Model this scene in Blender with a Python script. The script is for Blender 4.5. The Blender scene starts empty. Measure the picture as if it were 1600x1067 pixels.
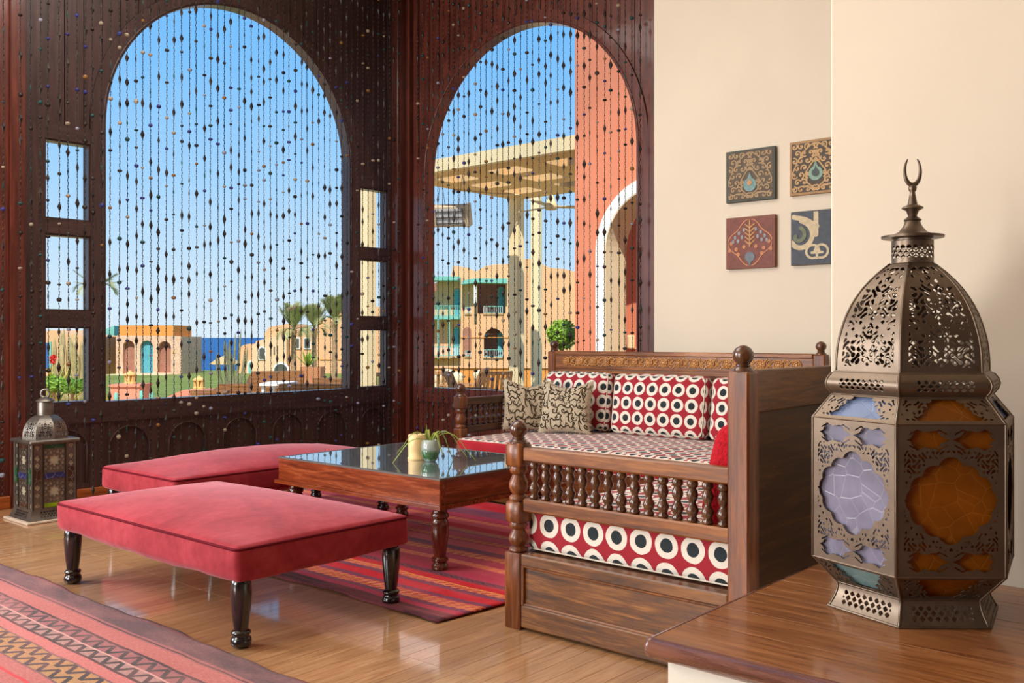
import bpy, bmesh, math, random
import numpy as np
from mathutils import Vector, Matrix

random.seed(7)
rng = np.random.default_rng(7)
scene = bpy.context.scene
col = scene.collection
PI = math.pi

# ------------------------------------------------------------------ camera
EYE = 1.25
HEAD = math.radians(49.14)          # camera heading, clockwise from +Y
SH, CH = math.sin(HEAD), math.cos(HEAD)
FPX = 1470.0
cam_d = bpy.data.cameras.new('camera')
cam_d.sensor_fit = 'HORIZONTAL'
cam_d.sensor_width = 36.0
cam_d.lens = FPX / 1600.0 * 36.0
cam_d.shift_y = -6.5 / 1600.0
cam_d.clip_start = 0.05
cam_d.clip_end = 20000
cam = bpy.data.objects.new('camera', cam_d)
cam.location = (0, 0, EYE)
cam.rotation_euler = (PI / 2, 0, -HEAD)
col.objects.link(cam)
scene.camera = cam

# ------------------------------------------------------------------ sky
world = bpy.data.worlds.new('sky')
scene.world = world
world.use_nodes = True
wn = world.node_tree
wn.nodes.clear()
w_out = wn.nodes.new('ShaderNodeOutputWorld')
w_bg = wn.nodes.new('ShaderNodeBackground')
w_tc = wn.nodes.new('ShaderNodeTexCoord')
w_sep = wn.nodes.new('ShaderNodeSeparateXYZ')
w_ramp = wn.nodes.new('ShaderNodeValToRGB')
wn.links.new(w_tc.outputs['Generated'], w_sep.inputs[0])
wn.links.new(w_sep.outputs['Z'], w_ramp.inputs[0])
wn.links.new(w_ramp.outputs[0], w_bg.inputs[0])
wn.links.new(w_bg.outputs[0], w_out.inputs[0])
e = w_ramp.color_ramp.elements
e[0].position = 0.0; e[0].color = (0.69, 0.82, 0.92, 1)
e[1].position = 1.0; e[1].color = (0.06, 0.27, 0.75, 1)
for pos, c in ((0.06, (0.58, 0.77, 0.93)), (0.16, (0.36, 0.64, 0.95)), (0.26, (0.22, 0.54, 0.96)), (0.36, (0.135, 0.46, 0.95)), (0.6, (0.09, 0.36, 0.86))):
    k = e.new(pos); k.color = (*c, 1)
w_bg.inputs[1].default_value = 1.0

# ------------------------------------------------------------------ sun
sun_d = bpy.data.lights.new('sun', 'SUN')
sun_d.energy = 4.6
sun_d.angle = math.radians(0.6)
sun_d.color = (1.0, 0.96, 0.90)
sun = bpy.data.objects.new('sun', sun_d)
sun.rotation_euler = Vector((0.47, 0.42, -0.77)).to_track_quat('-Z', 'Y').to_euler()
sun.location = (-20, -20, 40)
col.objects.link(sun)

# ---------------------------------- daylight in the room's other windows, and an added overhead fill
def area(name, loc, direction, sx, sy, power, color):
    d = bpy.data.lights.new(name, 'AREA')
    d.shape = 'RECTANGLE'; d.size = sx; d.size_y = sy
    d.energy = power; d.color = color
    o = bpy.data.objects.new(name, d)
    o.location = loc
    o.rotation_euler = Vector(direction).to_track_quat('-Z', 'Z').to_euler()
    col.objects.link(o)
    return o
area('window_daylight', (-6.9, 5.2, 2.45), (1, -0.05, -0.03), 3.6, 3.0, 600, (1.0, 0.98, 0.95))
area('overhead_fill_light', (2.6, 5.0, 4.85), (0, 0, -1), 3.2, 3.2, 140, (1.0, 0.97, 0.92))  # added fill light below the closed ceiling, no fixture there
area('side_arch_daylight', (-0.7, 7.2, 2.3), (0.1, -1, -0.05), 2.3, 3.0, 330, (0.98, 0.98, 1.0))

# ------------------------------------------------------------------ exposure
scene.view_settings.view_transform = 'Standard'
scene.view_settings.look = 'None'
scene.view_settings.exposure = 0.08
scene.view_settings.gamma = 1.0
scene.view_settings.use_curve_mapping = False

# ================================================================== helpers
def srgb(r, g, b):
    f = lambda c: (c / 255 / 12.92) if c <= 10 else ((c / 255 + 0.055) / 1.055) ** 2.4
    return (f(r), f(g), f(b))

class NT:
    """thin helper around a material's node tree"""
    def __init__(s, name):
        s.m = bpy.data.materials.new(name); s.m.use_nodes = True
        s.t = s.m.node_tree; s.n = s.t.nodes; s.b = s.n['Principled BSDF']
    def new(s, kind, **kw):
        x = s.n.new(kind)
        for k, v in kw.items(): setattr(x, k, v)
        return x
    def link(s, a, b): s.t.links.new(a, b)
    def val(s, x): return x
    def math(s, op, a, b=None, c=None, clamp=False):
        x = s.n.new('ShaderNodeMath'); x.operation = op; x.use_clamp = clamp
        for i, v in enumerate((a, b, c)):
            if v is None: continue
            if isinstance(v, (int, float)): x.inputs[i].default_value = v
            else: s.link(v, x.inputs[i])
        return x.outputs[0]
    def mix(s, fac, a, b, blend='MIX'):
        x = s.n.new('ShaderNodeMix'); x.data_type = 'RGBA'; x.blend_type = blend
        for i, v in ((0, fac), (6, a), (7, b)):
            if isinstance(v, (int, float)): x.inputs[i].default_value = v
            elif isinstance(v, tuple): x.inputs[i].default_value = (*v[:3], 1)
            else: s.link(v, x.inputs[i])
        return x.outputs[2]
    def ramp(s, fac, stops, interp='LINEAR'):
        x = s.n.new('ShaderNodeValToRGB'); x.color_ramp.interpolation = interp
        el = x.color_ramp.elements
        el[0].position, el[0].color = stops[0][0], (*stops[0][1], 1)
        el[1].position, el[1].color = stops[-1][0], (*stops[-1][1], 1)
        for p, c in stops[1:-1]:
            k = el.new(p); k.color = (*c, 1)
        s.link(fac, x.inputs[0])
        return x.outputs[0]
    def coords(s, kind='Object', scale=(1, 1, 1), rnd=False, rot=(0, 0, 0)):
        tc = s.n.new('ShaderNodeTexCoord'); mp = s.n.new('ShaderNodeMapping')
        mp.inputs['Scale'].default_value = scale; mp.inputs['Rotation'].default_value = rot
        s.link(tc.outputs[kind], mp.inputs[0])
        if rnd:
            oi = s.n.new('ShaderNodeObjectInfo'); cb = s.n.new('ShaderNodeCombineXYZ')
            r = s.math('MULTIPLY', oi.outputs['Random'], 37.0)
            for i in range(3): s.link(r, cb.inputs[i])
            s.link(cb.outputs[0], mp.inputs['Location'])
        return mp.outputs[0]
    def noise(s, vec, scale=5, detail=4, rough=0.55, dist=0.0):
        x = s.n.new('ShaderNodeTexNoise')
        x.inputs['Scale'].default_value = scale; x.inputs['Detail'].default_value = detail
        x.inputs['Roughness'].default_value = rough; x.inputs['Distortion'].default_value = dist
        if vec is not None: s.link(vec, x.inputs['Vector'])
        return x.outputs['Fac']
    def bump(s, h, strength=0.2, dist=0.01):
        x = s.n.new('ShaderNodeBump'); x.inputs['Strength'].default_value = strength
        x.inputs['Distance'].default_value = dist
        s.link(h, x.inputs['Height']); s.link(x.outputs[0], s.b.inputs['Normal'])
    def set(s, **kw):
        for k, v in kw.items():
            i = s.b.inputs[k.replace('_', ' ')]
            if isinstance(v, tuple): i.default_value = (*v, 1) if len(v) == 3 else v
            elif isinstance(v, (int, float)): i.default_value = v
            else: s.link(v, i)
        return s

def plain(name, c, rough=0.6, metal=0.0, var=0.12, scale=6.0, bump=0.0, bscale=60, spec=0.5, coat=0.0, rnd=0.0):
    n = NT(name)
    v = n.coords()
    f = n.noise(v, scale, 4)
    lo = tuple(x * (1 - var) for x in c); hi = tuple(min(1, x * (1 + var)) for x in c)
    cc = n.ramp(f, [(0.3, lo), (0.7, hi)])
    if rnd:
        oi = n.new('ShaderNodeObjectInfo')
        k = n.math('MULTIPLY_ADD', oi.outputs['Random'], 2 * rnd, 1 - rnd)
        hs = n.new('ShaderNodeHueSaturation'); n.link(k, hs.inputs['Value']); n.link(cc, hs.inputs['Color'])
        cc = hs.outputs[0]
    n.set(Base_Color=cc, Roughness=rough, Metallic=metal, Specular_IOR_Level=spec, Coat_Weight=coat, Coat_Roughness=0.12)
    if bump: n.bump(n.noise(v, bscale, 3), bump, 0.004)
    return n.m

def wood(name, c1, c2, c3, axis='x', scale=3.0, rough=0.4, coat=0.2, bump=0.12, rnd=0.18, knots=False, stretch=14.0):
    n = NT(name)
    sc = {'x': (1, stretch, stretch), 'y': (stretch, 1, stretch), 'z': (stretch, stretch, 1)}[axis]
    v = n.coords('Object', sc, rnd=True)
    f1 = n.noise(v, scale, 5, 0.6, 0.6)
    f2 = n.noise(v, scale * 5, 3, 0.6, 0.2)
    f = n.math('ADD', n.math('MULTIPLY', f1, 0.75), n.math('MULTIPLY', f2, 0.25))
    cc = n.ramp(f, [(0.32, c1), (0.5, c2), (0.68, c3)])
    if knots:
        sk = {'x': (2.2, 6, 6), 'y': (6, 2.2, 6), 'z': (6, 6, 2.2)}[axis]
        if knots == 'x': sk = (0,) + sk[1:]
        if knots == 'z': sk = sk[:2] + (0,)
        vk = n.coords('Object', sk, rnd=True)
        vo = n.new('ShaderNodeTexVoronoi'); vo.inputs['Scale'].default_value = 0.9; n.link(vk, vo.inputs['Vector'])
        kf = n.math('SUBTRACT', 1.0, n.math('MULTIPLY', vo.outputs['Distance'], 9.0), clamp=True)
        cc = n.mix(n.math('MULTIPLY', kf, 0.75), cc, tuple(x * 0.22 for x in c1))
    oi = n.new('ShaderNodeObjectInfo')
    k = n.math('MULTIPLY_ADD', oi.outputs['Random'], 2 * rnd, 1 - rnd)
    hs = n.new('ShaderNodeHueSaturation'); n.link(k, hs.inputs['Value']); n.link(cc, hs.inputs['Color'])
    n.set(Base_Color=hs.outputs[0], Roughness=n.math('MULTIPLY_ADD', f, 0.2, rough - 0.1), Coat_Weight=coat, Coat_Roughness=0.08)
    n.bump(f, bump, 0.004)
    return n.m

def fix(me):
    bm = bmesh.new(); bm.from_mesh(me)
    bmesh.ops.recalc_face_normals(bm, faces=bm.faces)
    bm.to_mesh(me); bm.free()

class MB:
    """collects faces; build() links them as one mesh object"""
    def __init__(s): s.v = []; s.f = []; s.mi = []; s.uv = {}; s.cur = 0; s.sm = []; s.smooth = False
    def add(s, vs, fs):
        o = len(s.v); s.v += [tuple(p) for p in vs]
        for f in fs:
            s.f.append(tuple(i + o for i in f)); s.mi.append(s.cur); s.sm.append(s.smooth)
        return s
    def box(s, a, b, bev=0.0):
        (x0, y0, z0), (x1, y1, z1) = a, b
        if x0 > x1: x0, x1 = x1, x0
        if y0 > y1: y0, y1 = y1, y0
        if z0 > z1: z0, z1 = z1, z0
        if bev <= 0:
            v = [(x0, y0, z0), (x1, y0, z0), (x1, y1, z0), (x0, y1, z0), (x0, y0, z1), (x1, y0, z1), (x1, y1, z1), (x0, y1, z1)]
            return s.add(v, [(3, 2, 1, 0), (4, 5, 6, 7), (0, 1, 5, 4), (1, 2, 6, 5), (2, 3, 7, 6), (3, 0, 4, 7)])
        e = min(bev, (x1 - x0) * .45, (y1 - y0) * .45, (z1 - z0) * .45)
        v = []
        for z, k in ((z0, e), (z0 + e, 0), (z1 - e, 0), (z1, e)):
            for (x, y) in ((x0 + k, y0 + max(e, k)), (x0 + max(e, k), y0 + k), (x1 - max(e, k), y0 + k), (x1 - k, y0 + max(e, k)),
                           (x1 - k, y1 - max(e, k)), (x1 - max(e, k), y1 - k), (x0 + max(e, k), y1 - k), (x0 + k, y1 - max(e, k))):
                v.append((x, y, z))
        f = [tuple(range(7, -1, -1)), tuple(range(24, 32))]
        for r in range(3):
            for i in range(8):
                j = (i + 1) % 8
                f.append((r * 8 + i, r * 8 + j, r * 8 + 8 + j, r * 8 + 8 + i))
        return s.add(v, f)
    def lathe(s, prof, n=16, c=(0, 0, 0), cap=True, ax='z', ph=0.0):
        v = []; f = []
        for (r, z) in prof:
            for i in range(n):
                a = 2 * PI * i / n + ph
                x, y = r * math.cos(a), r * math.sin(a)
                p = {'z': (x, y, z), 'x': (z, x, y), 'y': (y, z, x)}[ax]
                v.append((c[0] + p[0], c[1] + p[1], c[2] + p[2]))
        for k in range(len(prof) - 1):
            for i in range(n):
                j = (i + 1) % n
                f.append((k * n + i, k * n + j, (k + 1) * n + j, (k + 1) * n + i))
        if cap:
            f.append(tuple(range(n - 1, -1, -1))); m = (len(prof) - 1) * n
            f.append(tuple(range(m, m + n)))
        return s.add(v, f)
    def tube(s, pts, r, n=6, cap=True):
        pts = [Vector(p) for p in pts]; v = []; f = []
        up = Vector((0, 0, 1)); prev = None
        for i, p in enumerate(pts):
            d = (pts[min(i + 1, len(pts) - 1)] - pts[max(i - 1, 0)])
            d = d.normalized() if d.length > 1e-9 else Vector((0, 0, 1))
            if prev is None:
                a = d.cross(up) if abs(d.z) < .95 else d.cross(Vector((1, 0, 0)))
            else:
                a = prev - d * prev.dot(d)
            a.normalize(); b = d.cross(a); prev = a
            rr = r[i] if isinstance(r, (list, tuple)) else r
            for k in range(n):
                t = 2 * PI * k / n
                v.append(p + (a * math.cos(t) + b * math.sin(t)) * rr)
        for i in range(len(pts) - 1):
            for k in range(n):
                j = (k + 1) % n
                f.append((i * n + k, i * n + j, (i + 1) * n + j, (i + 1) * n + k))
        if cap:
            f.append(tuple(range(n - 1, -1, -1))); m = (len(pts) - 1) * n; f.append(tuple(range(m, m + n)))
        return s.add(v, f)
    def build(s, name, mats, parent=None, loc=(0, 0, 0), rot=(0, 0, 0), smooth=None, angle=None):
        me = bpy.data.meshes.new(name)
        me.from_pydata(s.v, [], s.f)
        if not isinstance(mats, (list, tuple)): mats = [mats]
        for m in mats: me.materials.append(m)
        if len(mats) > 1: me.polygons.foreach_set('material_index', s.mi)
        fix(me)
        if smooth or any(s.sm):
            me.polygons.foreach_set('use_smooth', [True] * len(me.polygons) if smooth else s.sm)
            if smooth: me.set_sharp_from_angle(angle=math.radians(angle or 40))
        return put(name, me, parent, loc, rot)

def put(name, me, parent=None, loc=(0, 0, 0), rot=(0, 0, 0), scale=None):
    o = bpy.data.objects.new(name, me)
    col.objects.link(o); o.location = loc; o.rotation_euler = rot
    if scale: o.scale = scale
    if parent is not None: o.parent = parent
    return o

def tag(o, label=None, cat=None, group=None, kind=None):
    if label: o['label'] = label
    if cat: o['category'] = cat
    if group: o['group'] = group
    if kind: o['kind'] = kind
    return o

def thing(name, label, cat, loc=(0, 0, 0), rz=0, group=None):
    o = put(name, None, None, loc, (0, 0, rz)); o.empty_display_size = 0.1
    return tag(o, label, cat, group)

def copy_tree(o, parent=None):
    c = o.copy(); col.objects.link(c); c.parent = parent
    for ch in o.children: copy_tree(ch, c)
    return c

def plate(outer, holes, w0, w1, mp):
    """2-D outline with holes, given thickness; mp maps (u,v,w) to 3-D. returns (verts, faces)"""
    bm = bmesh.new(); edges = []
    for loop in [outer] + list(holes):
        vs = [bm.verts.new((p[0], p[1], 0)) for p in loop]
        for i in range(len(vs)): edges.append(bm.edges.new((vs[i], vs[(i + 1) % len(vs)])))
    bmesh.ops.triangle_fill(bm, use_beauty=True, use_dissolve=False, edges=edges)
    bm.verts.index_update()
    n = len(bm.verts)
    pts = [(v.co.x, v.co.y) for v in bm.verts]
    tris = [tuple(v.index for v in f.verts) for f in bm.faces]
    bnd = [(e.verts[0].index, e.verts[1].index) for e in bm.edges if len(e.link_faces) == 1]
    bm.free()
    V = [mp(u, v, w0) for u, v in pts] + [mp(u, v, w1) for u, v in pts]
    Fc = [t for t in tris] + [tuple(i + n for i in reversed(t)) for t in tris]
    Fc += [(a, b, b + n, a + n) for a, b in bnd]
    return V, Fc

def msq(fun, u0, u1, v0, v1, nu, nv):
    """marching squares: polygons covering fun(u,v) > 0. returns (points, faces)"""
    us = np.linspace(u0, u1, nu + 1); vs = np.linspace(v0, v1, nv + 1)
    U, W = np.meshgrid(us, vs)
    Fv = fun(U, W)
    pts = []; faces = []; key = {}
    ins = Fv > 0
    def corner(i, j):
        k = (i, j)
        if k not in key: key[k] = len(pts); pts.append((us[i], vs[j]))
        return key[k]
    def edge(i, j, i2, j2):
        k = (i, j, i2, j2) if (i, j) < (i2, j2) else (i2, j2, i, j)
        if k not in key:
            a, b = Fv[k[1], k[0]], Fv[k[3], k[2]]; t = a / (a - b)
            key[k] = len(pts)
            pts.append((us[k[0]] * (1 - t) + us[k[2]] * t, vs[k[1]] * (1 - t) + vs[k[3]] * t))
        return key[k]
    cnt = ins[:-1, :-1].astype(int) + ins[1:, :-1] + ins[:-1, 1:] + ins[1:, 1:]
    for j, i in zip(*np.nonzero(cnt)):
        cs = ((i, j), (i + 1, j), (i + 1, j + 1), (i, j + 1))
        if cnt[j, i] == 4:
            faces.append(tuple(corner(*c) for c in cs)); continue
        poly = []
        for k in range(4):
            a, b = cs[k], cs[(k + 1) % 4]
            ia, ib = ins[a[1], a[0]], ins[b[1], b[0]]
            if ia: poly.append(corner(*a))
            if ia != ib: poly.append(edge(*a, *b))
        if len(poly) >= 3: faces.append(tuple(poly))
    return pts, faces

def sheet(name, pts, faces, mp, mat, parent=None, loc=(0, 0, 0), rot=(0, 0, 0), thick=0.003, smooth=False):
    me = bpy.data.meshes.new(name)
    me.from_pydata([mp(u, v) for u, v in pts], [], faces)
    me.materials.append(mat)
    o = put(name, me, parent, loc, rot)
    if thick:
        m = o.modifiers.new('thickness', 'SOLIDIFY'); m.thickness = thick; m.offset = 0
    if smooth: me.polygons.foreach_set('use_smooth', [True] * len(me.polygons))
    return o

def stroke_field(lines, width, U, W):
    """width minus distance to the sampled polylines"""
    P = np.array([p for l in lines for p in l])
    out = np.full(U.shape, 9.0)
    for k in range(0, len(P), 64):
        q = P[k:k + 64]
        d = np.sqrt((U[..., None] - q[:, 0]) ** 2 + (W[..., None] - q[:, 1]) ** 2).min(-1)
        out = np.minimum(out, d)
    return width - out

def dense(pts, step=0.006):
    out = []
    for a, b in zip(pts[:-1], pts[1:]):
        n = max(1, int(math.hypot(b[0] - a[0], b[1] - a[1]) / step))
        out += [(a[0] + (b[0] - a[0]) * i / n, a[1] + (b[1] - a[1]) * i / n) for i in range(n)]
    return out + [pts[-1]]

def spiral(cx, cy, r0, turns, a0, sgn=1, r1=0.0):
    n = int(40 * turns) + 4
    return [(cx + (r0 + (r1 - r0) * i / n) * math.cos(a0 + sgn * 2 * PI * turns * i / n),
             cy + (r0 + (r1 - r0) * i / n) * math.sin(a0 + sgn * 2 * PI * turns * i / n)) for i in range(n + 1)]

def rounded_box(sx, sy, sz, r, bulge=(0, 0, 0), n=(10, 10, 4), puff=None):
    """rounded, softly crowned box centred on the origin; box-mapped UVs in metres"""
    h = (sx / 2, sy / 2, sz / 2)
    def samples(hh, k):
        rr = min(r, hh * .98)
        t = [-hh, -hh + rr * .3, -hh + rr * .65, -hh + rr]
        m = [(-hh + rr) + (2 * hh - 2 * rr) * i / k for i in range(1, k)]
        return t + m + [-x for x in reversed(t)]
    S = [samples(h[i], n[i]) for i in range(3)]
    vs = []; key = {}; fs = []; uvs = []
    def vert(p):
        k = tuple(round(c, 6) for c in p)
        if k not in key:
            q = [max(-(h[i] - min(r, h[i] * .98)), min(h[i] - min(r, h[i] * .98), p[i])) for i in range(3)]
            d = Vector([p[i] - q[i] for i in range(3)])
            if d.length > 1e-9: d = d.normalized() * r
            o = Vector(q) + d
            t = [p[i] / h[i] for i in range(3)]
            for i in range(3):
                a, b = (i + 1) % 3, (i + 2) % 3
                o[i] += bulge[i] * t[i] * (1 - abs(t[a]) ** 2.2) * (1 - abs(t[b]) ** 2.2)
            if puff: o = puff(o, t)
            key[k] = len(vs); vs.append(tuple(o))
        return key[k]
    for ax in range(3):
        a, b = (ax + 1) % 3, (ax + 2) % 3
        for sg in (-1, 1):
            for i in range(len(S[a]) - 1):
                for j in range(len(S[b]) - 1):
                    qd = []; uv = []
                    for (ii, jj) in ((i, j), (i + 1, j), (i + 1, j + 1), (i, j + 1)):
                        p = [0, 0, 0]; p[ax] = sg * h[ax]; p[a] = S[a][ii]; p[b] = S[b][jj]
                        qd.append(vert(p))
                        uv.append({0: (p[1], p[2]), 1: (p[0], p[2]), 2: (p[0], p[1])}[ax])
                    if sg < 0: qd.reverse(); uv.reverse()
                    fs.append(tuple(qd)); uvs.append((uv, ax, sg))
    return vs, fs, uvs

def soft(name, dims, r, mats, parent=None, loc=(0, 0, 0), rot=(0, 0, 0), bulge=(0, 0, 0), n=(10, 10, 4), uvoff=(0, 0), pick=None, puff=None):
    vs, fs, uvs = rounded_box(*dims, r, bulge, n, puff)
    me = bpy.data.meshes.new(name); me.from_pydata(vs, [], fs)
    if not isinstance(mats, (list, tuple)): mats = [mats]
    for m in mats: me.materials.append(m)
    lay = me.uv_layers.new(name='UVMap')
    flat = [c for uv, ax, sg in uvs for p in uv for c in (p[0] + uvoff[0], p[1] + uvoff[1])]
    lay.data.foreach_set('uv', flat)
    if pick: me.polygons.foreach_set('material_index', [pick(ax, sg) for uv, ax, sg in uvs])
    me.polygons.foreach_set('use_smooth', [True] * len(me.polygons))
    return put(name, me, parent, loc, rot)

# ================================================================== materials
M = {}
M['mahog'] = wood('dark_mahogany', srgb(44, 28, 27), srgb(64, 42, 40), srgb(82, 56, 52), 'z', 2.2, 0.38, 0.2, 0.08, 0.12)
M['mahog_h'] = wood('dark_mahogany_rail', srgb(44, 28, 27), srgb(64, 42, 40), srgb(82, 56, 52), 'x', 2.2, 0.38, 0.2, 0.08, 0.12)
M['mahog_lit'] = wood('mahogany_lit_red', srgb(58, 24, 19), srgb(86, 38, 28), srgb(112, 52, 36), 'z', 2.0, 0.34, 0.3, 0.08, 0.12)  # redder twin of the mahogany; strong light falling on it mixed into the colour
M['skirt'] = wood('orange_skirting_wood', srgb(128, 58, 20), srgb(165, 82, 30), srgb(185, 100, 42), 'x', 3, 0.4, 0.2)
M['parquet'] = wood('parquet_oak', srgb(150, 108, 72), srgb(180, 136, 94), srgb(200, 160, 118), 'x', 4.0, 0.34, 1.0, 0.03, 0.10)
M['platwood'] = wood('varnished_pine', srgb(100, 56, 28), srgb(146, 92, 52), srgb(176, 120, 74), 'y', 3.0, 0.3, 0.35, 0.05, 0.05, knots='z')
M['nosing'] = wood('dark_nosing', srgb(70, 38, 28), srgb(104, 62, 46), srgb(124, 78, 58), 'y', 3.0, 0.28, 0.4, 0.05, 0.05)
M['sofawood'] = wood('bench_wood', srgb(68, 34, 11), srgb(126, 72, 27), srgb(174, 110, 48), 'y', 2.2, 0.4, 0.12, 0.08, 0.1)
M['sofawood_z'] = wood('bench_wood_upright', srgb(58, 27, 10), srgb(110, 58, 24), srgb(156, 92, 40), 'z', 2.6, 0.4, 0.12, 0.08, 0.1)
M['sofawood_x'] = wood('bench_wood_long', srgb(40, 22, 11), srgb(76, 45, 23), srgb(110, 70, 36), 'x', 2.2, 0.42, 0.1, 0.08, 0.1)
M['sofawood_l'] = wood('bench_back_wood', srgb(66, 40, 20), srgb(114, 74, 38), srgb(150, 102, 56), 'x', 2.2, 0.42, 0.1, 0.08, 0.1)
M['sofaold'] = wood('bench_base_wood', srgb(40, 23, 10), srgb(104, 63, 29), srgb(158, 106, 54), 'y', 2.6, 0.4, 0.2, 0.1, 0.1, knots='x')
M['turned'] = wood('turned_dark_wood', srgb(48, 27, 14), srgb(82, 48, 26), srgb(112, 70, 38), 'z', 3, 0.28, 0.5, 0.03, 0.1)
M['carve'] = wood('carved_honey_wood', srgb(150, 98, 48), srgb(186, 130, 72), srgb(208, 156, 96), 'y', 4, 0.45, 0.1, 0.1, 0.08)
M['tablewood'] = wood('table_rosewood', srgb(80, 30, 12), srgb(130, 56, 24), srgb(164, 84, 42), 'y', 2.6, 0.26, 0.5, 0.04, 0.06)
M['tablewood_x'] = wood('table_rosewood_end', srgb(80, 30, 12), srgb(130, 56, 24), srgb(164, 84, 42), 'x', 2.6, 0.26, 0.5, 0.04, 0.06)
M['tableleg'] = wood('table_leg_wood', srgb(50, 18, 10), srgb(92, 40, 20), srgb(124, 62, 34), 'z', 3, 0.25, 0.5, 0.03, 0.06)
M['blackleg'] = plain('black_lacquer', srgb(24, 18, 17), 0.22, coat=0.6)
M['plaster'] = plain('cream_plaster', srgb(220, 208, 188), 0.85, var=0.025, scale=1.5, bump=0.05, bscale=25, spec=0.2)
M['plinth'] = plain('white_plaster', srgb(232, 226, 212), 0.85, var=0.02, scale=1.5, spec=0.2)
M['ceil'] = plain('ceiling_plaster', srgb(225, 212, 190), 0.9, var=0.02, spec=0.1)

n = NT('black_glass'); n.set(Base_Color=srgb(142, 156, 162), Metallic=0.6, Roughness=0.03, Specular_IOR_Level=1.0, IOR=1.9, Coat_Weight=0.6, Coat_Roughness=0.01); M['tglass'] = n.m

n = NT('red_velvet')
v = n.coords(); f = n.math('ADD', n.math('MULTIPLY', n.noise(v, 3.5, 4, 0.6, 0.8), 0.65), n.math('MULTIPLY', n.noise(v, 22, 3), 0.35))
n.set(Base_Color=n.ramp(f, [(0.3, srgb(126, 34, 43)), (0.5, srgb(152, 48, 57)), (0.7, srgb(172, 66, 74))]), Roughness=0.85, Sheen_Weight=0.5, Sheen_Roughness=0.35, Sheen_Tint=(0.9, 0.48, 0.52, 1), Specular_IOR_Level=0.15)
n.bump(f, 0.25, 0.012); M['velvet'] = n.m
M['velvet_dk'] = plain('velvet_piping', srgb(96, 18, 30), 0.85, spec=0.1)

def dots(name, pitch=0.116):
    n = NT(name)
    tc = n.new('ShaderNodeTexCoord'); s = n.new('ShaderNodeSeparateXYZ')
    nz = n.new('ShaderNodeTexNoise'); nz.inputs['Scale'].default_value = 14; n.link(tc.outputs['UV'], nz.inputs['Vector'])
    n.link(tc.outputs['UV'], s.inputs[0])
    wob = n.math('MULTIPLY', n.math('SUBTRACT', nz.outputs['Fac'], 0.5), 0.10)
    cx = n.math('SUBTRACT', n.math('FRACT', n.math('DIVIDE', s.outputs[0], pitch)), 0.5)
    cy = n.math('SUBTRACT', n.math('FRACT', n.math('DIVIDE', s.outputs[1], pitch)), 0.5)
    r = n.math('ADD', n.math('SQRT', n.math('ADD', n.math('MULTIPLY', cx, cx), n.math('MULTIPLY', cy, cy))), wob)
    cream = n.math('LESS_THAN', r, 0.445); dark = n.math('LESS_THAN', r, 0.235)
    c = n.mix(cream, srgb(158, 38, 50), srgb(228, 220, 206)); c = n.mix(dark, c, srgb(42, 50, 54))
    weave = n.noise(n.coords('UV', (1, 1, 1)), 420, 2)
    n.set(Base_Color=c, Roughness=0.88, Specular_IOR_Level=0.2, Sheen_Weight=0.15)
    n.bump(n.noise(n.coords(), 9, 3, 0.5, 0.5), 0.25, 0.02)
    return n.m
M['dots'] = dots('dot_fabric')
M['redcloth'] = plain('plain_red_cloth', srgb(172, 40, 50), 0.9, spec=0.2)
M['creampipe'] = plain('cream_piping', srgb(220, 208, 190), 0.9, spec=0.2)
n = NT('red_plush'); v = n.coords(); f = n.noise(v, 60, 4, 0.7)
n.set(Base_Color=n.ramp(f, [(0.3, srgb(150, 10, 24)), (0.7, srgb(214, 34, 48))]), Roughness=0.95, Sheen_Weight=0.25, Sheen_Tint=(0.9, 0.2, 0.25, 1), Specular_IOR_Level=0.1); n.bump(f, 0.8, 0.02); M['plush'] = n.m
n = NT('linen'); v = n.coords(); f = n.noise(v, 90, 3)
n.set(Base_Color=n.ramp(f, [(0.3, srgb(168, 152, 128)), (0.7, srgb(200, 186, 162))]), Roughness=0.9, Specular_IOR_Level=0.2); n.bump(n.noise(v, 14, 3), 0.5, 0.02); M['linen'] = n.m
M['script'] = plain('dark_script_ink', srgb(66, 54, 38), 0.9, spec=0.1)

M['metal'] = plain('dark_pewter', srgb(112, 97, 82), 0.40, 0.8, 0.18, 8, 0.1, 30)
M['metal_dk'] = plain('blackened_pewter', srgb(84, 76, 68), 0.4, 0.9, 0.2, 8, 0.1, 30)
M['metal_old'] = plain('aged_tin', srgb(120, 114, 106), 0.42, 0.85, 0.2, 10, 0.1, 40)

def stained(name, c, transl=0.55, line=(0.9, 0.9, 0.9)):
    n = NT(name); t = n.t
    v = n.coords()
    vo = n.new('ShaderNodeTexVoronoi', feature='DISTANCE_TO_EDGE'); vo.inputs['Scale'].default_value = 17; n.link(v, vo.inputs['Vector'])
    ln = n.math('LESS_THAN', vo.outputs['Distance'], 0.018)
    f = n.noise(v, 7, 3)
    cc = n.ramp(f, [(0.3, tuple(x * .72 for x in c)), (0.7, tuple(min(1, x * 1.15) for x in c))])
    cc = n.mix(n.math('MULTIPLY', ln, 0.25), cc, line)
    n.set(Base_Color=cc, Roughness=0.22, Specular_IOR_Level=0.6)
    n.bump(n.math('MINIMUM', vo.outputs['Distance'], 0.04), 0.6, 0.02)
    tr = n.new('ShaderNodeBsdfTranslucent'); n.link(cc, tr.inputs[0])
    mx = n.new('ShaderNodeMixShader'); mx.inputs[0].default_value = transl
    out = n.n['Material Output']
    n.link(n.b.outputs[0], mx.inputs[1]); n.link(tr.outputs[0], mx.inputs[2]); n.link(mx.outputs[0], out.inputs[0])
    return n.m
M['g_lav'] = stained('lavender_glass', srgb(176, 172, 196))
M['g_blue'] = stained('blue_glass', srgb(150, 172, 214))
M['g_teal'] = stained('pale_teal_glass', srgb(168, 200, 198))
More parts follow.
